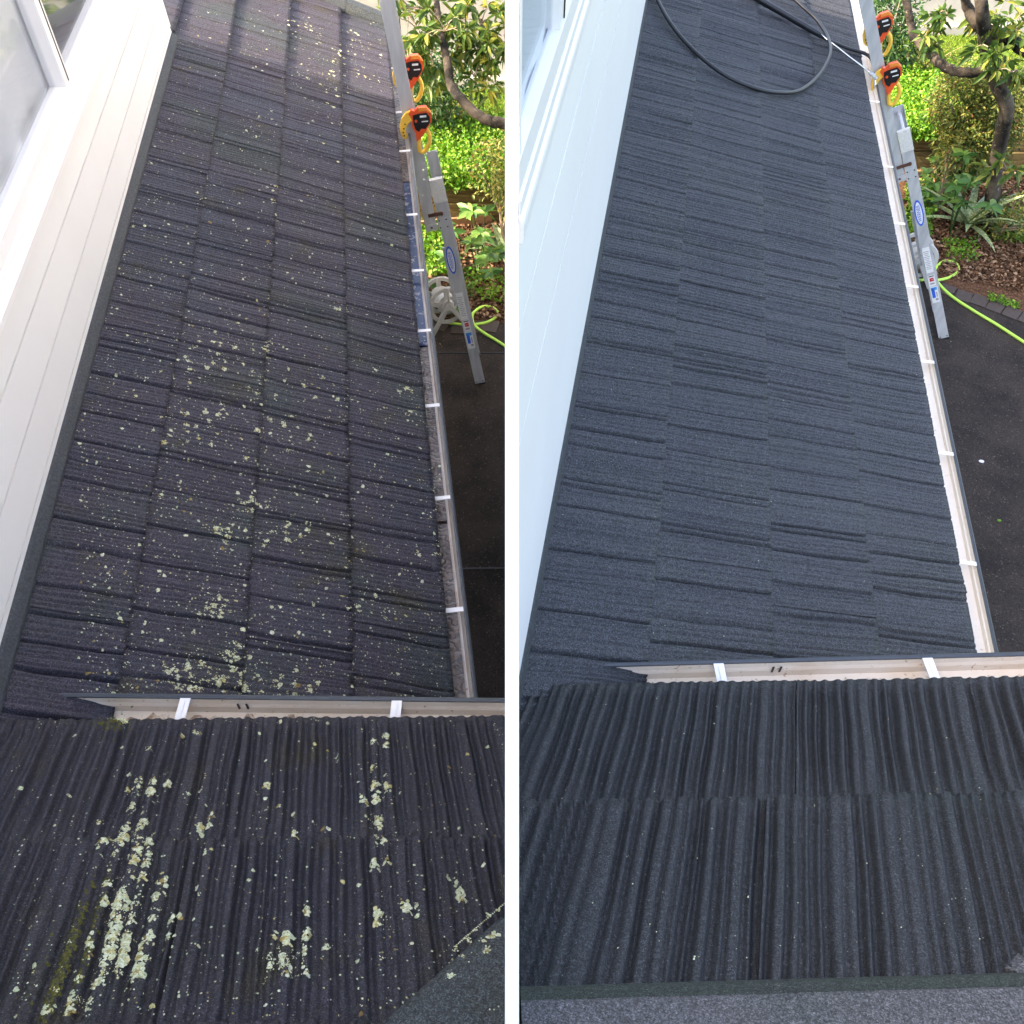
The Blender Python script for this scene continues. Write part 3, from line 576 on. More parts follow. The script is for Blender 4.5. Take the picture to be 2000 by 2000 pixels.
for u, v, r in ((962, 1842, .011), (950, 1868, .009), (945, 1850, .007), (930, 1830, .005), (972, 1880, .008), (905, 1880, .006), (880, 1920, .008), (940, 1925, .005), (915, 1850, .007), (890, 1868, .006), (975, 1790, .006), (955, 1800, .006)) + tuple((890 + 95 * q / 30, 1862 - 84 * q / 30, .0025) for q in range(31)) + tuple((rng.uniform(860, 985), rng.uniform(1870, 1990), rng.uniform(.001, .003)) for q in range(50)):
    s, w = HL['FF'].sw(u, v + 14); lichen_patch(V, Fc, HL['FF'], s, w, r, rng, 1 if r < .004 else int(4 + 900 * r), hfix=.0375)
o = npmesh('lichen', np.array(V), np.array(Fc), M['lichen'], HL['froof']); o['kind'] = 'stuff'
rng = random.Random(4); V, Fc = [], []
for i in range(700):
    t = rng.random() ** .7; u = 205 - 105 * t + rng.gauss(0, 9 + 14 * t); v = 1720 + 265 * t + rng.gauss(0, 8)
    if rng.random() < .2: u, v = rng.gauss(225, 22), rng.gauss(1430, 14)
    s, w = HL['FF'].sw(u, v); lichen_patch(V, Fc, HL['FF'], s, w, rng.uniform(.0015, .006), rng, 1)
o = npmesh('moss', np.array(V), np.array(Fc), M['moss'], HL['froof']); o['kind'] = 'stuff'
V, Fc = [], []
for i in range(160): s, w = HR['F'].sw(rng.uniform(1080, 1880), rng.uniform(40, 1270)); lichen_patch(V, Fc, HR['F'], s, w, rng.uniform(.001, .0028), rng, 1)
o = npmesh('debris', np.array(V), np.array(Fc), M['lichen'], HR['roof']); o['kind'] = 'stuff'
V, Fc = [], []
for i in range(130): s, w = HR['FF'].sw(rng.uniform(1020, 1970), rng.uniform(1360, 1880)); lichen_patch(V, Fc, HR['FF'], s, w, rng.uniform(.001, .0026), rng, 1)
for u, v, r in ((1355, 1881, .007), (1863, 1757, .005), (1460, 1762, .004), (1539, 1735, .005), (1564, 1813, .005), (1588, 1585, .004)): s, w = HR['FF'].sw(u, v); lichen_patch(V, Fc, HR['FF'], s, w, r, rng, 4)
o = npmesh('debris', np.array(V), np.array(Fc), M['lichen'], HR['froof']); o['kind'] = 'stuff'

# ------------------------------------------------------------------ made-up white panel standing in for the gap between the two views
D = 1.52; half = 13.5 / FPX * D
top = lambda v: CAM + D * (FW - (v - 1000) / FPX * UP)
p0, p1 = top(2180), top(-160)
mb = MB(); poly = [p0, p1, p1 + np.array([0, .5, .0]), np.array([0, p1[1] + .5, 1.9]), np.array([0, p0[1], 1.9])]
poly = [np.array([-half + .002, q[1], q[2]]) for q in poly]; mb.prism(poly[::-1], np.array([2 * half - .004, 0, 0]))
pan = thing('gap_standin_panel', (0, .5, 1.9)); tag(pan, 'thin white raked panel standing in for the gap between two views', 'panel')
build('board', mb, M['white_paint'], pan)
mb = MB(); ax = unit(p1 - p0); nn = unit(np.cross([1., 0, 0], ax)); nn = nn * np.sign(-nn[1]); mb.box((p0 + p1) / 2 + nn * .006, [1., 0, 0], ax, nn, 2 * half, np.linalg.norm(p1 - p0), .012); build('capping', mb, M['white_paint'], pan)

# ------------------------------------------------------------------ ladders, clamps
def textmesh(name, s, O, xd, yd, size, mat, parent):
    cu = bpy.data.curves.new('t', 'FONT'); cu.body = s; cu.size = size; cu.align_x = 'CENTER'; cu.align_y = 'CENTER'; cu.extrude = .0004
    ob = bpy.data.objects.new('t', cu); col.objects.link(ob); dg = bpy.context.evaluated_depsgraph_get(); me = bpy.data.meshes.new_from_object(ob.evaluated_get(dg))
    bpy.data.objects.remove(ob); bpy.data.curves.remove(cu)
    xd, yd = unit(xd), unit(yd); zd = np.cross(xd, yd); me.transform(Matrix(((xd[0], yd[0], zd[0], 0), (xd[1], yd[1], zd[1], 0), (xd[2], yd[2], zd[2], 0), (0, 0, 0, 1))))
    me.materials.clear(); return link(name, me, mat, parent, O)
def ladder(Hh, foot, btop, fbot, ftop, lab, logo, plates, labels, wpx):
    a = Hh['F'].a; Fp = gp(*foot); c = a @ (Fp - CAM); Q = lambda u, v: hit(u, v, a, c)
    t = thing('extension_ladder', Fp); tag(t, lab, 'ladder', 'extension ladders')
    b0, b1, f0, f1 = Fp, Q(*btop), Q(*fbot), Q(*ftop); d = unit(b1 - b0); df = unit(f1 - f0); side = unit(np.cross(d, a)); side = side * np.sign(side[0])
    W = .080; GAP = .40
    def chan(p, q, off, name, w=W):
        mb = MB(); dd = unit(q - p); sd = unit(np.cross(dd, a)); sd = sd * np.sign(sd[0]); o = a * off; sg = 1 if off < .2 else -1
        pr = [(-w / 2, 0), (w / 2, 0), (w / 2, .03), (w / 2 - .004, .03), (w / 2 - .004, .004), (-w / 2 + .004, .004), (-w / 2 + .004, .03), (-w / 2, .03)]
        mb.prism([p + o + sd * x + a * y * sg for x, y in pr], q - p); s_ = build(name, mb, M['aluminium'], t)
        for e in (-.012, .012):
            mb = MB(); mb.box((p + q) / 2 + o + sd * e - a * .0008 * sg, sd, dd, a, .0025, np.linalg.norm(q - p) * .985, .0016); build('rib', mb, M['aluminium'], s_)
        return s_
    s1 = chan(b0, b1, 0, 'stile'); chan(b0, b1, GAP, 'stile'); s2 = chan(f0, f1, .004, 'stile'); chan(f0, f1, GAP - .004, 'stile')
    for p, q in ((b0, b1), (f0, f1)):
        Ln = np.linalg.norm(q - p); k = .15
        while k < Ln - .05:
            mb = MB(); e = p + unit(q - p) * k; mb.tube([e + a * .003, e + a * (GAP - .003)], .015, 8); build('rung', mb, M['aluminium'], t); k += .30
    # end cap on the base section, guide plates and bolts, rubber foot
    mb = MB(); mb.box(b1 - d * .08 + a * .012, side, d, a, W + .008, .17, .034); build('end_cap', mb, M['ladder_cap'], t)
    pc = Q(*plates[0]); mb = MB(); mb.box(pc - a * .003, side, d, a, .075, .085, .005); o = build('guide_plate', mb, M['aluminium'], t)
    for i in (-1, 1):
        for j in (-1, 1): mb = MB(); mb.lathe(pc + side * .025 * i + d * .028 * j - a * .006, a, [(0, .0001), (0, .006), (.004, .006), (.004, .0001)], 8); build('rivet', mb, M['black'], o)
    pc = Q(*plates[1]); mb = MB(); mb.box(pc - a * .004, side, d, a, .085, .05, .005); o = build('guide_plate', mb, M['aluminium'], t)
    mb = MB(); mb.lathe(pc - a * .008, a, [(0, .0001), (0, .009), (.004, .009), (.004, .0001)], 8); build('rivet', mb, M['rust_metal'], o)
    pc = Q(*plates[2]); mb = MB(); mb.box(pc - a * .006, side, d, a, .085, .022, .008); mb.lathe(pc + side * .05 - a * .012, a, [(0, .0001), (0, .014), (.01, .014), (.01, .0001)], 10); build('bolt', mb, M['rust_metal'], t)
    mb = MB(); mb.box(b0 + d * .005 + a * .015, side, d, a, W + .004, .012, .036); build('foot', mb, M['black'], t)
    for e in (-1, 1): mb = MB(); mb.lathe(b0 + d * .03 + side * .026 * e - a * .003, a, [(0, .0001), (0, .005), (.004, .005), (.004, .0001)], 8); build('rivet', mb, M['black'], t)
    # oval maker's badge with lettering reading up the stile
    O = Q(*logo); el = lambda ru, rv, h: [O + side * ru * math.cos(x) + d * rv * math.sin(x) - a * h for x in np.linspace(0, 2 * math.pi, 33)[:-1]]
    mb = MB(); mb.prism(el(.031, .118, .0022), -a * .0012); bd = build('badge', mb, M['label_blue'], t)
    mb = MB(); mb.prism(el(.022, .100, .0036), -a * .0008); build('badge_field', mb, M['label_white'], bd)
    textmesh('lettering', 'WERNER', O - a * .0052, d, -side, .037, M['label_blue'], bd)
    for (u, v), lw, ll, mt, kids in labels:
        c_ = Q(u, v); mb = MB(); mb.box(c_ - a * .003, side, d, a, lw, ll, .0016); lb = build('label', mb, M[mt], t)
        for ox, oy, kw, kl, km in kids:
            mb = MB(); mb.box(c_ + side * ox + d * oy - a * .0045, side, d, a, kw, kl, .0012); build('print', mb, M[km], lb)
    # stay leg beside the stile
    q0, q1 = b0 + d * .75 + a * .10 - side * .06, b0 + d * 1.30 + a * .05 - side * .05
    mb = MB(); mb.box((q0 + q1) / 2, side, q1 - q0, a, .02, np.linalg.norm(q1 - q0), .02); build('stay', mb, M['aluminium'], t)
    return dict(a=a, d=d, side=side, Q=Q, gap=GAP, t=t)
lines = [(-.002, .085 - .017 * i, .042 - .008 * (i % 3), .005, 'label_grey') for i in range(11)]
kidsB = [(-.008, .02, .024, .10, 'label_blue'), (.0, .062, .046, .03, 'label_sky'), (.01, -.05, .02, .02, 'label_grey'), (.015, .0, .008, .05, 'label_grey')]
kidsR = [(0, .012, .030, .034, 'label_red'), (0, .012, .020, .005, 'label_white'), (.0, -.028, .034, .014, 'label_grey'), (0, .046, .04, .008, 'black')]
LL = ladder(HL, (938, 750), (851, 352), (841, 440), (748, -30), 'aluminium extension ladder leaning on the old gutter beside the lichened roof', (881, 508), ((866, 436), (843, 444), (848, 419)),
            [((902, 598), .054, .25, 'label_white', lines), ((912, 636), .054, .11, 'label_white', kidsR), ((918, 664), .058, .17, 'label_white', kidsB)], 18)
LR = ladder(HR, (1844, 662), (1765, 256), (1757, 352), (1684, -40), 'aluminium extension ladder leaning on the clean cream gutter', (1795, 416), ((1780, 340), (1757, 349), (1763, 324)),
            [((1812, 508), .054, .25, 'label_white', lines), ((1820, 548), .054, .11, 'label_white', kidsR), ((1826, 575), .058, .17, 'label_white', kidsB)], 18)
def clamp(Ld, px, off, lab, sc=1.0):
    a, d, side = Ld['a'], Ld['d'], Ld['side']; C = Ld['Q'](*px) + a * off; t = thing('ladder_clamp', C); tag(t, lab, 'clamp', 'orange ladder clamps')
    def plate(name, pts, mat, h0, th, par=t):
        mb = MB(); mb.prism([C + side * x * sc + d * y * sc - a * h0 for x, y in pts], -a * th); return build(name, mb, M[mat], par)
    body = plate('body', [(-.045, .075), (-.02, .10), (.0, .085), (.03, .105), (.085, .10), (.11, .055), (.105, .0), (.06, -.055), (.0, -.115), (-.03, -.13), (-.025, -.07), (-.04, -.02), (-.03, .03)], 'orange', .004, .030)
    plate('face_plate', [(-.018, .062), (.02, .066), (.08, .062), (.096, .03), (.09, -.01), (.05, -.048), (.02, -.04), (.0, -.062), (-.02, -.04), (-.026, .0)], 'black', .0345, .004, body)
    plate('print', [(.03, .052), (.075, .047), (.073, .033), (.028, .038)], 'label_white', .039, .001, body)
    plate('print', [(.035, .012), (.08, .007), (.078, -.001), (.033, .004)], 'label_white', .039, .001, body)
    plate('top_cover', [(.03, .107), (.087, .102), (.113, .055), (.098, .06), (.08, .078), (.028, .082)], 'orange_light', .0345, .006, body)
    mb = MB(); mb.lathe(C + side * -.004 * sc + d * .02 * sc - a * .039, a, [(0, .0001), (0, .009), (-.003, .009), (-.003, .0001)], 12); build('knob', mb, M['orange'], body)
    plate('arrow', [(-.004, -.055), (.03, -.062), (.02, -.085), (-.005, -.112), (-.024, -.12), (-.016, -.08)], 'orange', .0345, .003, body)
    # hook claw gripping the gutter
    outr = [(-.02, .092), (-.06, .086), (-.10, .05), (-.125, -.005), (-.130, -.06), (-.118, -.092), (-.095, -.098), (-.085, -.075), (-.095, -.055), (-.085, -.02), (-.06, .01), (-.025, .03)]
    hk = plate('hook', outr, 'yellow', .012, .020)
    for x, y in ((-.108, -.07), (-.11, -.045), (-.10, -.02), (-.085, .01)): mb = MB(); mb.lathe(C + (side * x + d * y) * sc - a * .0325, a, [(0, .0001), (0, .005), (-.0015, .005), (-.0015, .0001)], 8); build('hole', mb, M['black'], hk)
    # handle loop
    lp = [(.055, -.06), (.066, -.10), (.06, -.15), (.03, -.20), (.0, -.222), (-.025, -.205), (-.018, -.15), (-.008, -.11)]
    mb = MB(); mb.tube(spline([C + (side * x + d * y) * sc - a * .02 for x, y in lp], 5), .0155 * sc, 8); build('handle', mb, M['yellow'], t, smooth=True)
    return t
clamp(LL, (814, 236), 0, 'nearer orange and black clamp on the ladder by the lichened roof', .90)
clamp(LL, (806, 190), .40, 'farther orange clamp half hidden behind the ladder by the lichened roof', .90)
clamp(LR, (1733, 150), 0, 'nearer orange and black clamp on the ladder by the clean roof', .90)
clamp(LR, (1727, 98), .40, 'farther orange clamp half hidden behind the ladder by the clean roof', .90)

# ------------------------------------------------------------------ hoses, reels, lance
def hose(px, lab, grp):
    P = [gp(u, v, .016 + (.022 if i in ((8, 9) if grp else ()) else 0)) for i, (u, v) in enumerate(px)]; mb = MB(); mb.tube(spline(P, 8), .013, 8); o = build('garden_hose', mb, M['hose'], smooth=True); return tag(o, lab, 'hose', 'lime garden hoses')
hose([(822, 590), (838, 616), (870, 628), (900, 634), (925, 634), (955, 628), (973, 612), (960, 600), (940, 600), (923, 614), (926, 634), (945, 650), (968, 664), (996, 682)], 'lime green hose looped on the driveway beside the lichened roof', 1)
hose([(1768, 520), (1790, 545), (1812, 546), (1832, 547), (1856, 541), (1872, 528), (1866, 514), (1846, 510), (1832, 518), (1825, 532), (1832, 552), (1858, 578), (1900, 606), (1950, 636), (2010, 675)], 'lime green hose looped on the driveway beside the clean roof', 1)
mb = MB(); mb.tube(spline([gp(*q, .03) for q in ((818, 498), (840, 494), (860, 500), (878, 512))], 6), .013, 8); tag(build('garden_hose', mb, M['hose'], smooth=True), 'short pale green hose end lying on plants behind the first reel', 'hose')
def reel(px, Ld, lab, yaw):
    C = gp(*px, .24); ax = unit(-np.array(Ld['a']) + yaw * np.array([1., 0, 0])); ax[2] = .18; ax = unit(ax); t = thing('hose_reel', (C[0], C[1], 0)); tag(t, lab, 'hose reel', 'grey hose reels')
    r = unit(np.cross(ax, ZUP)); u = np.cross(r, ax)
    for off in (.09, -.13):
        mb = MB(); q = off; mb.lathe(C + ax * q, ax, [(-.007, .135), (-.007, .165), (.0, .172), (.012, .165), (.012, .135), (.006, .132)], 32); fl = build('flange', mb, M['reel_grey'], t, smooth=False)
        for k in range(5):
            an = k * 1.2566 + .3; dd = r * math.cos(an) + u * math.sin(an); mb = MB(); mb.box(C + ax * (q + .003) + dd * .095, dd, np.cross(ax, dd), ax, .10, .04, .01); build('spoke', mb, M['reel_grey'], fl)
        mb = MB(); mb.lathe(C + ax * q, ax, [(-.004, .0005), (-.004, .06), (.03, .05), (.035, .0005)], 20); build('hub', mb, M['reel_grey'], fl)
    mb = MB(); mb.lathe(C - ax * .13, ax, [(0, .0005), (0, .085), (.22, .085), (.22, .0005)], 24); build('drum', mb, M['reel_grey'], t)
    mb = MB(); mb.lathe(C + ax * .126, ax, [(0, .0005), (0, .022), (.012, .019), (.012, .0005)], 14); build('cap', mb, M['orange'], t)
    for sg in (-1, 1):
        for off in (.14, -.17):
            p = C + ax * off + u * .02; q = np.array([*(C + ax * off + r * .17 * sg)[:2], .012]); mb = MB(); mb.box((p + q) / 2, q - p, np.cross(q - p, ax), ax, np.linalg.norm(q - p) + .02, .035, .018); build('leg', mb, M['reel_grey'], t)
    mb = MB(); mb.tube([C + ax * .14 + u * .03, C + ax * .16 + u * .10, C + ax * .165 + u * .19], .009, 8); build('crank', mb, M['reel_grey'], t)
reel((868, 588), LL, 'grey hose reel with orange cap behind the ladder at the lichened roof', .25)
reel((1790, 500), LR, 'grey hose reel with orange cap behind the ladder at the clean roof', .0)
FR = HR['F']
def onroof(u, v, h): s, w = FR.sw(u, v); return FR.P(s, w, .03 + h)
mb = MB(); P = [onroof(u, v, .013) for u, v in ((1250, -60), (1284, 24), (1318, 78), (1362, 124), (1410, 160), (1462, 183), (1510, 193), (1556, 188))] + [onroof(1592, 160, .03), onroof(1608, 125, .05)] + [onroof(u, v, .045) for u, v in ((1604, 92), (1585, 60), (1560, 36), (1530, 8), (1500, -25))]
mb.tube(spline(P, 8), .0125, 10); tag(build('pressure_hose', mb, M['rubber'], smooth=True), 'black hose lying in a big loop on the clean roof', 'hose')
Ew = HR['E0'] + HR['out'] * (HR['width'] + .02)
Q2 = [onroof(1440, -5, .014), onroof(1520, 40, .014), onroof(1580, 75, .015), onroof(1640, 103, .016), onroof(1686, 124, .03)]
zl = HR['E0'][2]; Q2 += [gp(1709, 138, zl + .05), gp(1720, 152, zl + .03), gp(1725, 175, zl - .08), gp(1728, 205, zl - .25), gp(1729, 240, zl - .5), gp(1731, 262, zl - .8), gp(1733, 300, zl - 1.5)]
mb = MB(); mb.tube(spline(Q2, 8), .0115, 10); tag(build('pressure_hose', mb, M['rubber'], smooth=True), 'thin black hose running straight over the cream gutter and down the ladder', 'hose')
la, lm, lb = onroof(1440, 2, .05), onroof(1591, 88, .045), gp(1698, 141, zl + .075); t = thing('spray_lance', la); tag(t, 'pressure washer lance with black grip and silver wand over the gutter', 'spray lance')
dl = unit(lm - la); mb = MB(); mb.tube([la, la + dl * .1, lm - dl * .04, lm - dl * .01, lm], [.017, .018, .018, .015, .009], 12); build('grip', mb, M['rubber'], t, smooth=True)
mb = MB(); mb.tube([lm, lb], .0062, 10); build('wand', mb, M['chrome'], t, smooth=True)
dl = unit(lb - lm); 
for k, (o0, o1, rr) in enumerate(((0, .035, .013), (.037, .055, .018), (.058, .075, .014))):
    mb = MB(); mb.tube([lb + dl * o0, lb + dl * o1], rr, 8); build('nozzle' if k == 2 else 'coupling', mb, M['chrome'], t)
mb = MB(); mb.tube([lb + dl * .045 - ZUP * .005, lb + dl * .075 - ZUP * .06], [.012, .009], 8); build('nozzle', mb, M['chrome'], t)

# ------------------------------------------------------------------ garden
def leafset(C, Dv, Ln, Wd, rng, fold=.25, droop=.25):
    """C (n,3) bases, Dv (n,3) unit axes -> six-point leaves"""
    n = len(C); rv = rng.normal(size=(n, 3)); rv[:, 2] += 1.2; sd = np.cross(Dv, rv); sd /= np.linalg.norm(sd, axis=1)[:, None] + 1e-9; nr = np.cross(sd, Dv); nr *= np.sign(nr[:, 2:3] + 1e-9)
    L_ = Ln[:, None]; W_ = Wd[:, None]; dr = np.array([0, 0, -1.]) * droop * L_
    b = C; l1 = C + Dv * L_ * .38 - sd * W_ * .5 + nr * W_ * fold + dr * .15; l2 = C + Dv * L_ * .74 - sd * W_ * .36 + nr * W_ * fold * .7 + dr * .55
    tip = C + Dv * L_ + dr; r1 = l1 + sd * W_; r2 = l2 + sd * W_ * .72; mid = C + Dv * L_ * .55 + dr * .3
    V = np.stack([b, l1, l2, tip, r2, r1], 1).reshape(-1, 3); i = np.arange(n)[:, None] * 6
    F = np.vstack([i + [0, 3, 2, 1], i + [0, 5, 4, 3]]); return V, F
def rdir(n, rng, up=0.): v = rng.normal(size=(n, 3)); v[:, 2] += up; return v / np.linalg.norm(v, axis=1)[:, None]
def ball_leaves(c, r, n, ln, rng, shell=.45, up=.25):
    d = rdir(n, rng, .25); q = (shell + (1 - shell) * rng.random(n) ** .6)[:, None]; lump = 1 + .18 * np.sin(d[:, :1] * 5 + d[:, 1:2] * 4 + c[0] * 9) * np.cos(d[:, 2:3] * 6)
    P = np.asarray(c) + d * q * lump * np.asarray(r); a = d * .7 + rdir(n, rng, up) * .8; a /= np.linalg.norm(a, axis=1)[:, None]; L_ = ln * rng.uniform(.6, 1.25, n); return leafset(P, a, L_, L_ * rng.uniform(.34, .5, n), rng)
def shrub(name, px, z, r, n, ln, mat, lab, seed, cat='shrub', balls=4):
    rng = np.random.default_rng(seed); c = gp(*px, z); t = thing(name, (c[0], c[1], 0)); tag(t, lab, cat); Vs, Fs, k = [], [], 0; stems = MB()
    for b in range(balls):
        off = rng.uniform(-.5, .5, 3) * np.array([r[0], r[1], r[2] * .7]) if balls > 1 else np.zeros(3); rr = np.array(r) * (rng.uniform(.55, .8) if balls > 1 else 1)
        cc = c + off; cc[2] = max(cc[2], rr[2] * .6); V, F = ball_leaves(cc, rr, n // balls, ln, rng); Vs.append(V); Fs.append(F + k); k += len(V)
        for q in range(3): stems.tube(spline([(c[0] + rng.uniform(-.04, .04), c[1] + rng.uniform(-.04, .04), 0), (c[0] + off[0] * .4, c[1] + off[1] * .4, cc[2] * .5), cc + rdir(1, rng)[0] * rr * .6], 3), [.012] * 3 + [.008] * 3 + [.005], 5)
    npmesh('foliage', np.vstack(Vs), np.vstack(Fs), M[mat], t); build('stem', stems, M['bark_pale'], t); return t
def tree(base, trunk, trad, branches, clumps, ln, lab, seed):
    rng = np.random.default_rng(seed); t = thing('garden_tree', base); tag(t, lab, 'tree', 'garden trees')
    mb = MB(); P = spline(trunk, 6); mb.tube(P, np.interp(np.linspace(0, 1, len(P)), np.linspace(0, 1, len(trad)), trad), 12); tr = build('trunk', mb, M['bark'], t, smooth=True)
    for pts, rad in branches:
        mb = MB(); P = spline(pts, 6); P = P + np.array([[0, 0, .006 * math.sin(i * 1.7)] for i in range(len(P))]); mb.tube(P, np.interp(np.linspace(0, 1, len(P)), np.linspace(0, 1, len(rad)), rad), 10); build('branch', mb, M['bark'], t, smooth=True)
    Vs, Fs, k = [], [], 0; tw = MB()
    for c, r, n in clumps:
        m = max(2, n // 9); ends = np.asarray(c) + rdir(m, rng) * r * rng.uniform(.3, 1, (m, 1))
        for e in ends:
            if rng.random() < .5: tw.tube([np.asarray(c), (np.asarray(c) + e) / 2 + [0, 0, .02], e], [.006, .004, .0025], 4)
            j = 9; dv = rdir(j, rng, .15); dv = dv * .8 + unit(e - np.asarray(c)) * .5; dv /= np.linalg.norm(dv, axis=1)[:, None]; L_ = ln * rng.uniform(.6, 1.2, j)
            V, F = leafset(e + dv * .01, dv, L_, L_ * rng.uniform(.28, .4, j), rng, droop=.35); Vs.append(V); Fs.append(F + k); k += len(V)
    npmesh('crown', np.vstack(Vs), np.vstack(Fs), M['leaf_tree'], t); build('twig', tw, M['bark_pale'], t)['kind'] = 'stuff'; return t
def field(name, pts_fn, n, ln, wd, mat, lab, cat, seed, up=.5, hfn=None):
    rng = np.random.default_rng(seed); P = pts_fn(n, rng); d = rdir(len(P), rng, up); L_ = ln * rng.uniform(.5, 1.3, len(P)); V, F = leafset(P, d, L_, L_ * wd * rng.uniform(.7, 1.2, len(P)), rng)
    o = npmesh(name, V, F, M[mat]); return tag(o, lab, cat, kind='stuff')
def quadpts(px, z=0., jit=0.):         # random points inside a ground quad given by four corners
    A, B, C_, D_ = [gp(u, v, z) for u, v in px]
    def fn(n, rng):
        a, b = rng.random((n, 1)), rng.random((n, 1)); P = (A * (1 - a) + B * a) * (1 - b) + (D_ * (1 - a) + C_ * a) * b; P[:, 2] = z + np.abs(rng.normal(0, 1, n)) * jit; return P
    return fn
TZ = .42                               # height of the terrace behind the sleepers
def block(name, P, z0, z1, mat):
    mb = MB(); mb.prism([np.array([p[0], p[1], z0]) for p in P], np.array([0, 0, z1 - z0])); o = build(name, mb, mat); o['kind'] = 'structure'; return o
# terraces, soil beds
xl, xr = gp(815, 428), gp(1010, 424)
sheet('garden_bed', [*(p[:2] for p in edgeL), (1.5, edgeL[-1][1]), (1.5, 8.6), (-2.6, 8.6), (-2.6, edgeL[0][1])], .008, M['soil'])
sheet('garden_bed', [*(p[:2] for p in edgeR), (9, edgeR[-1][1]), (9, 10.0), (2.4, 10.0), (2.4, edgeR[0][1])], .0085, M['soil'])
yL = gp(890, 428)[1]; yR = gp(1810, 328)[1]
block('terrace', [(-3.4, yL + .08), (1.5, yL + .08), (1.5, 20), (-3.4, 20)], -.05, TZ, M['turf_soil'])
block('terrace', [(2.2, yR + .08), (12, yR + .08), (12, 22), (2.2, 22)], -.05, TZ + .003, M['turf_soil'])
def sleepers(x0, x1, y, lab, joint):
    t = thing('retaining_wall', ((x0 + x1) / 2, y, 0)); tag(t, lab, 'retaining wall', 'timber sleeper walls'); rg = random.Random(int(y * 10))
    for k in range(2):
        for a, b in ((x0, joint + .3 * k), (joint + .3 * k + .006, x1)):
            mb = MB(); hgt = TZ / 2 + (.02 if k else 0); z0 = k * TZ / 2 + (.006 if k else 0); dy = rg.uniform(-.008, .008)
            mb.prism([np.array([a, y - .06 + dy + oy, z0 + oz]) for oy, oz in ((0, .012), (.01, 0), (.10, 0), (.11, .01), (.11, hgt - .012), (.10, hgt), (.012, hgt), (0, hgt - .012))], np.array([b - a, 0, 0])); build('sleeper', mb, M['sleeper'], t)
    for xp in (x0 + .5, joint - .15, x1 - .6):
        mb = MB(); mb.box((xp, y - .085, .2), [1., 0, 0], [0, 1., 0], ZUP, .07, .045, .46); build('post', mb, M['sleeper'], t)
sleepers(-2.4, 1.4, yL, 'low timber sleeper wall below green ground cover behind the first ladder', -1.9)
sleepers(2.3, 9.5, yR, 'low timber sleeper wall below green ground cover near the tree trunk', 6.4)
# plank edging
for px, q, lab in (((800, 452), (960, 436), 'old brown plank lying on mulch behind the first ladder'), ((1778, 352), (1822, 345), 'old brown plank lying on mulch behind the second ladder')):
    p, q = gp(*px), gp(*q); d = q - p; mb = MB(); mb.box((p + q) / 2 + ZUP * .055, d, np.cross(ZUP, d), ZUP, np.linalg.norm(d), .03, .09); tag(build('plank', mb, M['plank']), lab, 'plank')
# brick edging of the drive
for E_, m0 in ((edgeL, 0), (edgeR, 2)):
    P = spline([np.array([*p[:2], 0]) for p in E_], 12); acc = 0; last = P[0]; rg = random.Random(3)
    seg = np.cumsum(np.r_[0, np.linalg.norm(np.diff(P, axis=0), axis=1)]); s = .1
    while s < seg[-1] - .1:
        c = np.array([np.interp(s, seg, P[:, i]) for i in range(3)]); c2 = np.array([np.interp(s + .05, seg, P[:, i]) for i in range(3)]); d = unit(c2 - c); nrm = np.cross(ZUP, d)
        if not (E_ is edgeL and c[0] > 0): mb = MB(); mb.box(c - nrm * .075 + [0, 0, -.004 + rg.uniform(0, .005)], d, nrm, ZUP, .135, .16, .03); build('brick', mb, M['brick'], drive)
        s += .147
# mulch chips
def chips(name, px, n, lab, seed):
    rng = np.random.default_rng(seed); P = quadpts(px, .012, .012)(n, rng); d = rdir(n, rng); d[:, 2] *= .25; d /= np.linalg.norm(d, axis=1)[:, None]; L_ = rng.uniform(.02, .06, n); V, F = leafset(P, d, L_, L_ * .5, rng, droop=0); tag(npmesh(name, V, F, M['mulch']), lab, 'mulch', kind='stuff')
chips('mulch', ((820, 620), (1012, 625), (1012, 430), (800, 430)), 5000, 'brown bark mulch behind the first ladder', 1)
chips('mulch', ((1760, 520), (2330, 640), (2330, 330), (1770, 330)), 17000, 'brown bark mulch in the bed under the tree', 2)
# left garden
field('ground_cover', quadpts(((815, 374), (1012, 370), (1012, 245), (830, 262)), TZ, .10), 16000, .042, .62, 'leaf_cover', 'bright green ground cover above the first sleeper wall', 'ground cover', 3)
field('lawn', quadpts(((820, 262), (1040, 250), (1040, 150), (800, 150)), TZ, .0), 9000, .05, .12, 'grass', 'sunlit grass beyond the first garden', 'lawn', 4, up=2.2)
field('weeds', quadpts(((815, 545), (880, 545), (870, 455), (812, 455)), .0, .06), 1500, .045, .6, 'leaf_cover', 'small bright weeds behind the first ladder', 'weeds', 5)
shrub('dark_bush', (838, 185), TZ + .4, (.42, .4, .5), 2600, .06, 'leaf_dark', 'dark green bush behind the first ladder top', 6, balls=5)
shrub('bronze_shrub', (985, 350), .75, (.34, .3, .45), 1900, .045, 'leaf_shrub', 'bronze-tipped shrub beside the white panel edge', 7)
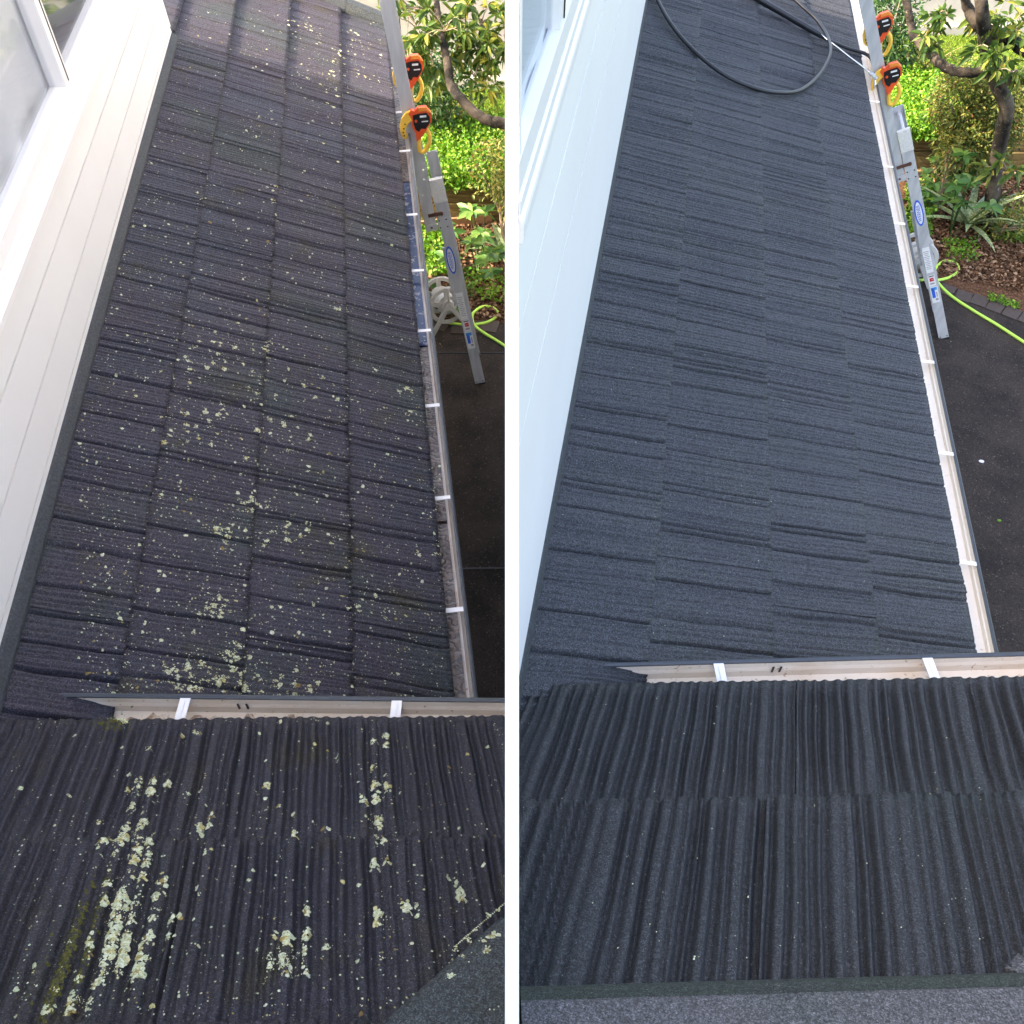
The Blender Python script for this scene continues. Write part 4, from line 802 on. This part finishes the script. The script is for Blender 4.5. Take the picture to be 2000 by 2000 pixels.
def dry(px, z, lab, seed):
    rng = np.random.default_rng(seed); c = gp(*px, z); t = thing('dry_stalks', (c[0], c[1], z)); tag(t, lab, 'dry plant'); mb = MB()
    for i in range(26): e = c + np.array([rng.normal(0, .16), rng.normal(0, .14), rng.uniform(.15, .5)]); mb.tube([c + [rng.normal(0, .04), rng.normal(0, .04), 0], (c + e) / 2 + [0, 0, .04], e], [.005, .004, .002], 4)
    build('stalk', mb, M['dry'], t); n = 500; P = c + np.stack([rng.normal(0, .17, n), rng.normal(0, .16, n), np.abs(rng.normal(.05, .12, n))], 1); d = rdir(n, rng, .2); L_ = rng.uniform(.03, .08, n); V, F = leafset(P, d, L_, L_ * .2, rng); npmesh('dead_leaf_mass', V, F, M['dry'], t)['kind'] = 'stuff'
dry((890, 262), TZ, 'dry straw-coloured stalks beside the first garden branch', 8)
dry((1790, 150), TZ, 'dry straw-coloured stalks beside the second garden branch', 9)
def whorl(px, z, lab, seed, n=9, spread=.3, h=.5):
    rng = np.random.default_rng(seed); c = gp(*px, z); t = thing('whorled_plant', (c[0], c[1], 0)); tag(t, lab, 'plant'); Vs, Fs, k = [], [], 0; mb = MB()
    for i in range(n):
        e = np.array([c[0] + rng.normal(0, spread), c[1] + rng.normal(0, spread), max(.12, z + rng.normal(0, .16))]); mb.tube(spline([(c[0], c[1], 0), (c[0] * .4 + e[0] * .6, c[1] * .4 + e[1] * .6, e[2] * .6), e], 4), .0045, 5)
        m = 8; an = np.arange(m) * 6.283 / m + rng.random(); dv = np.stack([np.cos(an), np.sin(an), rng.uniform(-.15, .35, m)], 1); dv /= np.linalg.norm(dv, axis=1)[:, None]; L_ = rng.uniform(.10, .17, m)
        V, F = leafset(np.repeat(e[None], m, 0), dv, L_, L_ * .42, rng, fold=.12, droop=.18); Vs.append(V); Fs.append(F + k); k += len(V)
    npmesh('foliage', np.vstack(Vs), np.vstack(Fs), M['leaf_whorl'], t); build('stem', mb, M['leaf_dark'], t)
whorl((945, 455), .3, 'glossy whorled-leaf plant on the mulch left of the white panel', 10, 14)
whorl((930, 520), .12, 'low leafy plant at the mulch edge behind the first ladder', 12, 8, .25)
whorl((1846, 340), .38, 'glossy whorled-leaf plant on the mulch below the second sleeper wall', 11, 14, .2)
whorl((1912, 322), .75, 'tall whorled-leaf plant in front of the bronze shrub', 13, 7, .14)
def agave(px, r, lab, seed):
    rng = np.random.default_rng(seed); c = gp(*px, 0.02); t = thing('agave', c); tag(t, lab, 'agave', 'spiky agave plants')
    for i in range(15):
        an = i * 2.4; el = .2 + .75 * (i / 15); Ln = r * rng.uniform(.85, 1.1); d = np.array([math.cos(an), math.sin(an), 0]); sd = np.array([-math.sin(an), math.cos(an), 0]); mb = MB(); V = []
        for k in range(8):
            q = k / 7; p = c + d * Ln * q * math.cos(el) + ZUP * (Ln * (q * math.sin(el) + .10 * q - .30 * q * q) + .05); w = .042 * (1 - q ** 2.2) * (.75 + .6 * q * (1 - q)) + .001; V += [p - sd * w, p - ZUP * w * .45, p + sd * w]
        mb.add(V, [(3 * k + j, 3 * k + j + 1, 3 * k + 4 + j, 3 * k + 3 + j) for k in range(7) for j in range(2)]); build('leaf', mb, M['agave'], t, smooth=True)
agave((985, 500), .36, 'grey-green spiky agave partly behind the white panel', 14)
agave((1885, 446), .66, 'grey-green spiky agave at the foot of the leaning trunk', 15)
# wire stake
mb = MB(); mb.tube(spline([gp(893, 455, 0), gp(880, 425, .2), gp(872, 395, .44)], 4), .004, 5); tag(build('garden_stake', mb, M['plank']), 'thin bent stake by the first sleeper wall', 'stake')
mb = MB(); mb.tube(spline([gp(1808, 362, 0), gp(1797, 325, .2), gp(1784, 298, .44)], 4), .004, 5); tag(build('garden_stake', mb, M['plank']), 'thin bent stake by the second sleeper wall', 'stake')
# left tree: branch in view, trunk past the panel
z = 1.35
br = [gp(u, v, zz) for u, v, zz in ((990, 241, 1.40), (955, 236, 1.42), (925, 218, 1.45), (898, 190, 1.5), (880, 165, 1.52), (876, 135, 1.6), (868, 95, 1.7), (858, 45, 1.8), (852, 0, 1.9))]
jn = np.array([.45, br[0][1] + .25, 1.25])
tree(np.array([.55, 8.2, 0]), [np.array([.55, 8.2, 0]), np.array([.5, 8.05, .6]), jn, jn + [.1, .1, .6]], [.12, .10, .09, .06], [([jn] + br, [.06, .045, .043, .041, .041, .04, .038, .034, .03, .026])],
     [(gp(u, v, zz), r, n) for u, v, zz, r, n in ((815, 55, 1.8, .30, 150), (842, 108, 1.6, .24, 110), (800, 110, 1.6, .16, 60), (905, 60, 1.75, .26, 110), (940, 45, 1.8, .26, 120), (965, 100, 1.6, .25, 120), (950, 150, 1.45, .18, 60), (985, 70, 1.7, .25, 90), (925, 150, 1.4, .14, 45), (870, 60, 1.9, .22, 70), (890, 100, 1.6, .14, 40), (800, 15, 1.9, .3, 110), (950, 0, 1.9, .35, 110))], .125, 'tree with a dark curved branch whose trunk is out of sight', 21)
# right tree
tb = gp(1938, 446); tk = [tb, gp(1938, 390, .3), gp(1946, 320, .65), gp(1958, 255, 1.0), gp(1966, 207, 1.25), gp(1948, 165, 1.45), gp(1932, 120, 1.65), gp(1924, 80, 1.8), gp(1918, 20, 2.1), gp(1912, -40, 2.3)]
b1 = [gp(u, v, zz) for u, v, zz in ((1960, 152, 1.5), (1927, 142, 1.5), (1888, 142, 1.5), (1862, 138, 1.5), (1836, 124, 1.52), (1810, 97, 1.55), (1786, 73, 1.6), (1780, 50, 1.65), (1774, 22, 1.75), (1766, -20, 1.9))]
b2 = [gp(u, v, zz) for u, v, zz in ((2010, 104, 1.75), (1975, 80, 1.8), (1945, 66, 1.85), (1909, 47, 1.95), (1890, 15, 2.05), (1880, -20, 2.2))]
tree(tb, tk, [.085, .07, .065, .064, .062, .06, .058, .055, .05, .045], [(b1, [.05, .042, .040, .040, .040, .038, .036, .034, .032, .03]), (b2, [.05, .05, .05, .045, .04, .03]), ([gp(1950, 160, 1.5), gp(1985, 150, 1.55), gp(2030, 170, 1.7)], [.07, .05, .04])],
     [(gp(u, v, zz), r, n) for u, v, zz, r, n in ((1822, 50, 1.8, .13, 45), (1830, 85, 1.65, .10, 26), (1850, 28, 1.9, .13, 40), (1950, 25, 2.0, .2, 70), (1930, 92, 1.8, .14, 60), (1960, 112, 1.75, .16, 80), (1975, 140, 1.7, .14, 50), (1900, 20, 2.0, .13, 35), (1985, 40, 2.0, .2, 60), (1810, 90, 1.6, .08, 18), (1965, 330, .9, .2, 60))], .12, 'leaning tree with dark wet trunk and curved branch above the lawn', 22)
# right garden
field('ground_cover', quadpts(((1755, 275), (1900, 275), (1900, 150), (1735, 150)), TZ, .09), 16000, .042, .62, 'leaf_cover', 'bright green ground cover above the second sleeper wall', 'ground cover', 23)
field('lawn', quadpts(((1720, 165), (2500, 165), (2500, 56), (1700, 56)), TZ, .0), 30000, .05, .12, 'grass', 'sunlit yellow-green lawn beyond the second garden', 'lawn', 24, up=2.2)
shrub('dark_bush', (1748, 75), TZ + .35, (.42, .4, .6), 2600, .06, 'leaf_dark', 'dark green bush behind the second ladder top', 25, balls=5)
shrub('bronze_shrub', (1905, 240), .85, (.46, .38, .58), 9500, .046, 'leaf_shrub', 'large bronze-tipped shrub in front of the leaning trunk', 26, balls=7)
shrub('bronze_shrub', (1965, 420), .25, (.26, .24, .28), 900, .045, 'leaf_shrub', 'small yellowish shrub right of the leaning trunk', 27)
shrub('bronze_shrub', (1868, 285), .7, (.26, .24, .34), 1300, .045, 'leaf_shrub', 'pale green shrub above the second sleeper wall end', 28)
field('weeds', quadpts(((1768, 470), (1815, 470), (1815, 370), (1765, 370)), .0, .08), 1200, .05, .55, 'leaf_cover', 'green weeds between the second gutter and ladder', 'weeds', 29)
field('weeds', quadpts(((1850, 515), (1905, 515), (1905, 475), (1840, 470)), .0, .03), 450, .04, .6, 'leaf_cover', 'green weeds in front of the agave', 'weeds', 30)
field('weeds', quadpts(((1935, 475), (2000, 480), (2000, 430), (1940, 430)), .0, .06), 500, .045, .6, 'leaf_cover', 'green weeds at the right edge of the mulch bed', 'weeds', 31)
field('weeds', quadpts(((1930, 588), (1990, 606), (1990, 592), (1930, 574)), .01, .02), 200, .03, .5, 'leaf_cover', 'tiny weeds growing along the brick edging', 'weeds', 32)
field('weeds', quadpts(((900, 580), (1005, 600), (1005, 540), (900, 530)), .01, .04), 500, .04, .6, 'leaf_cover', 'scattered weeds on the mulch below the first agave', 'weeds', 33)
# grey concrete walls beyond the lawns
def cwall(x0, x1, y, h, lab):
    t = thing('concrete_wall', ((x0 + x1) / 2, y, TZ)); tag(t, lab, 'wall', 'grey garden walls')
    x = x0
    while x < x1: b = min(x + 1.4, x1); mb = MB(); mb.box(((x + b) / 2, y, TZ + h / 2), [1., 0, 0], [0, 1., 0], ZUP, b - x - .012, .12, h); build('panel', mb, M['concrete'], t); x += 1.4
    mb = MB(); mb.box(((x0 + x1) / 2, y - .12, TZ + .05), [1., 0, 0], [0, 1., 0], ZUP, x1 - x0, .12, .10); build('kerb', mb, M['concrete'], t)
cwall(-4, 1.2, gp(950, 160, TZ)[1], 1.7, 'grey concrete wall behind the leaves of the first tree')
cwall(2.4, 12, gp(1850, 58, TZ)[1], 1.7, 'grey concrete wall beyond the sunlit lawn')
# litter on the driveway
for (u, v), r, mt, lab in (((1917, 901), .022, 'litter_pale', 'pale dried petal lying on the dark driveway'), ((1951, 1017), .018, 'leaf_cover', 'small green leaf lying on the dark driveway')):
    rg = random.Random(int(u)); c = gp(u, v, .008); mb = MB(); n = 9; V = [c + ZUP * .008] + [c + np.array([r * rg.uniform(.7, 1.2) * math.cos(6.283 * k / n), .7 * r * rg.uniform(.7, 1.2) * math.sin(6.283 * k / n), rg.uniform(0, .006)]) for k in range(n)]
    mb.add(V, [(0, 1 + k, 1 + (k + 1) % n) for k in range(n)]); tag(build('fallen_leaf', mb, M[mt]), lab, 'leaf')
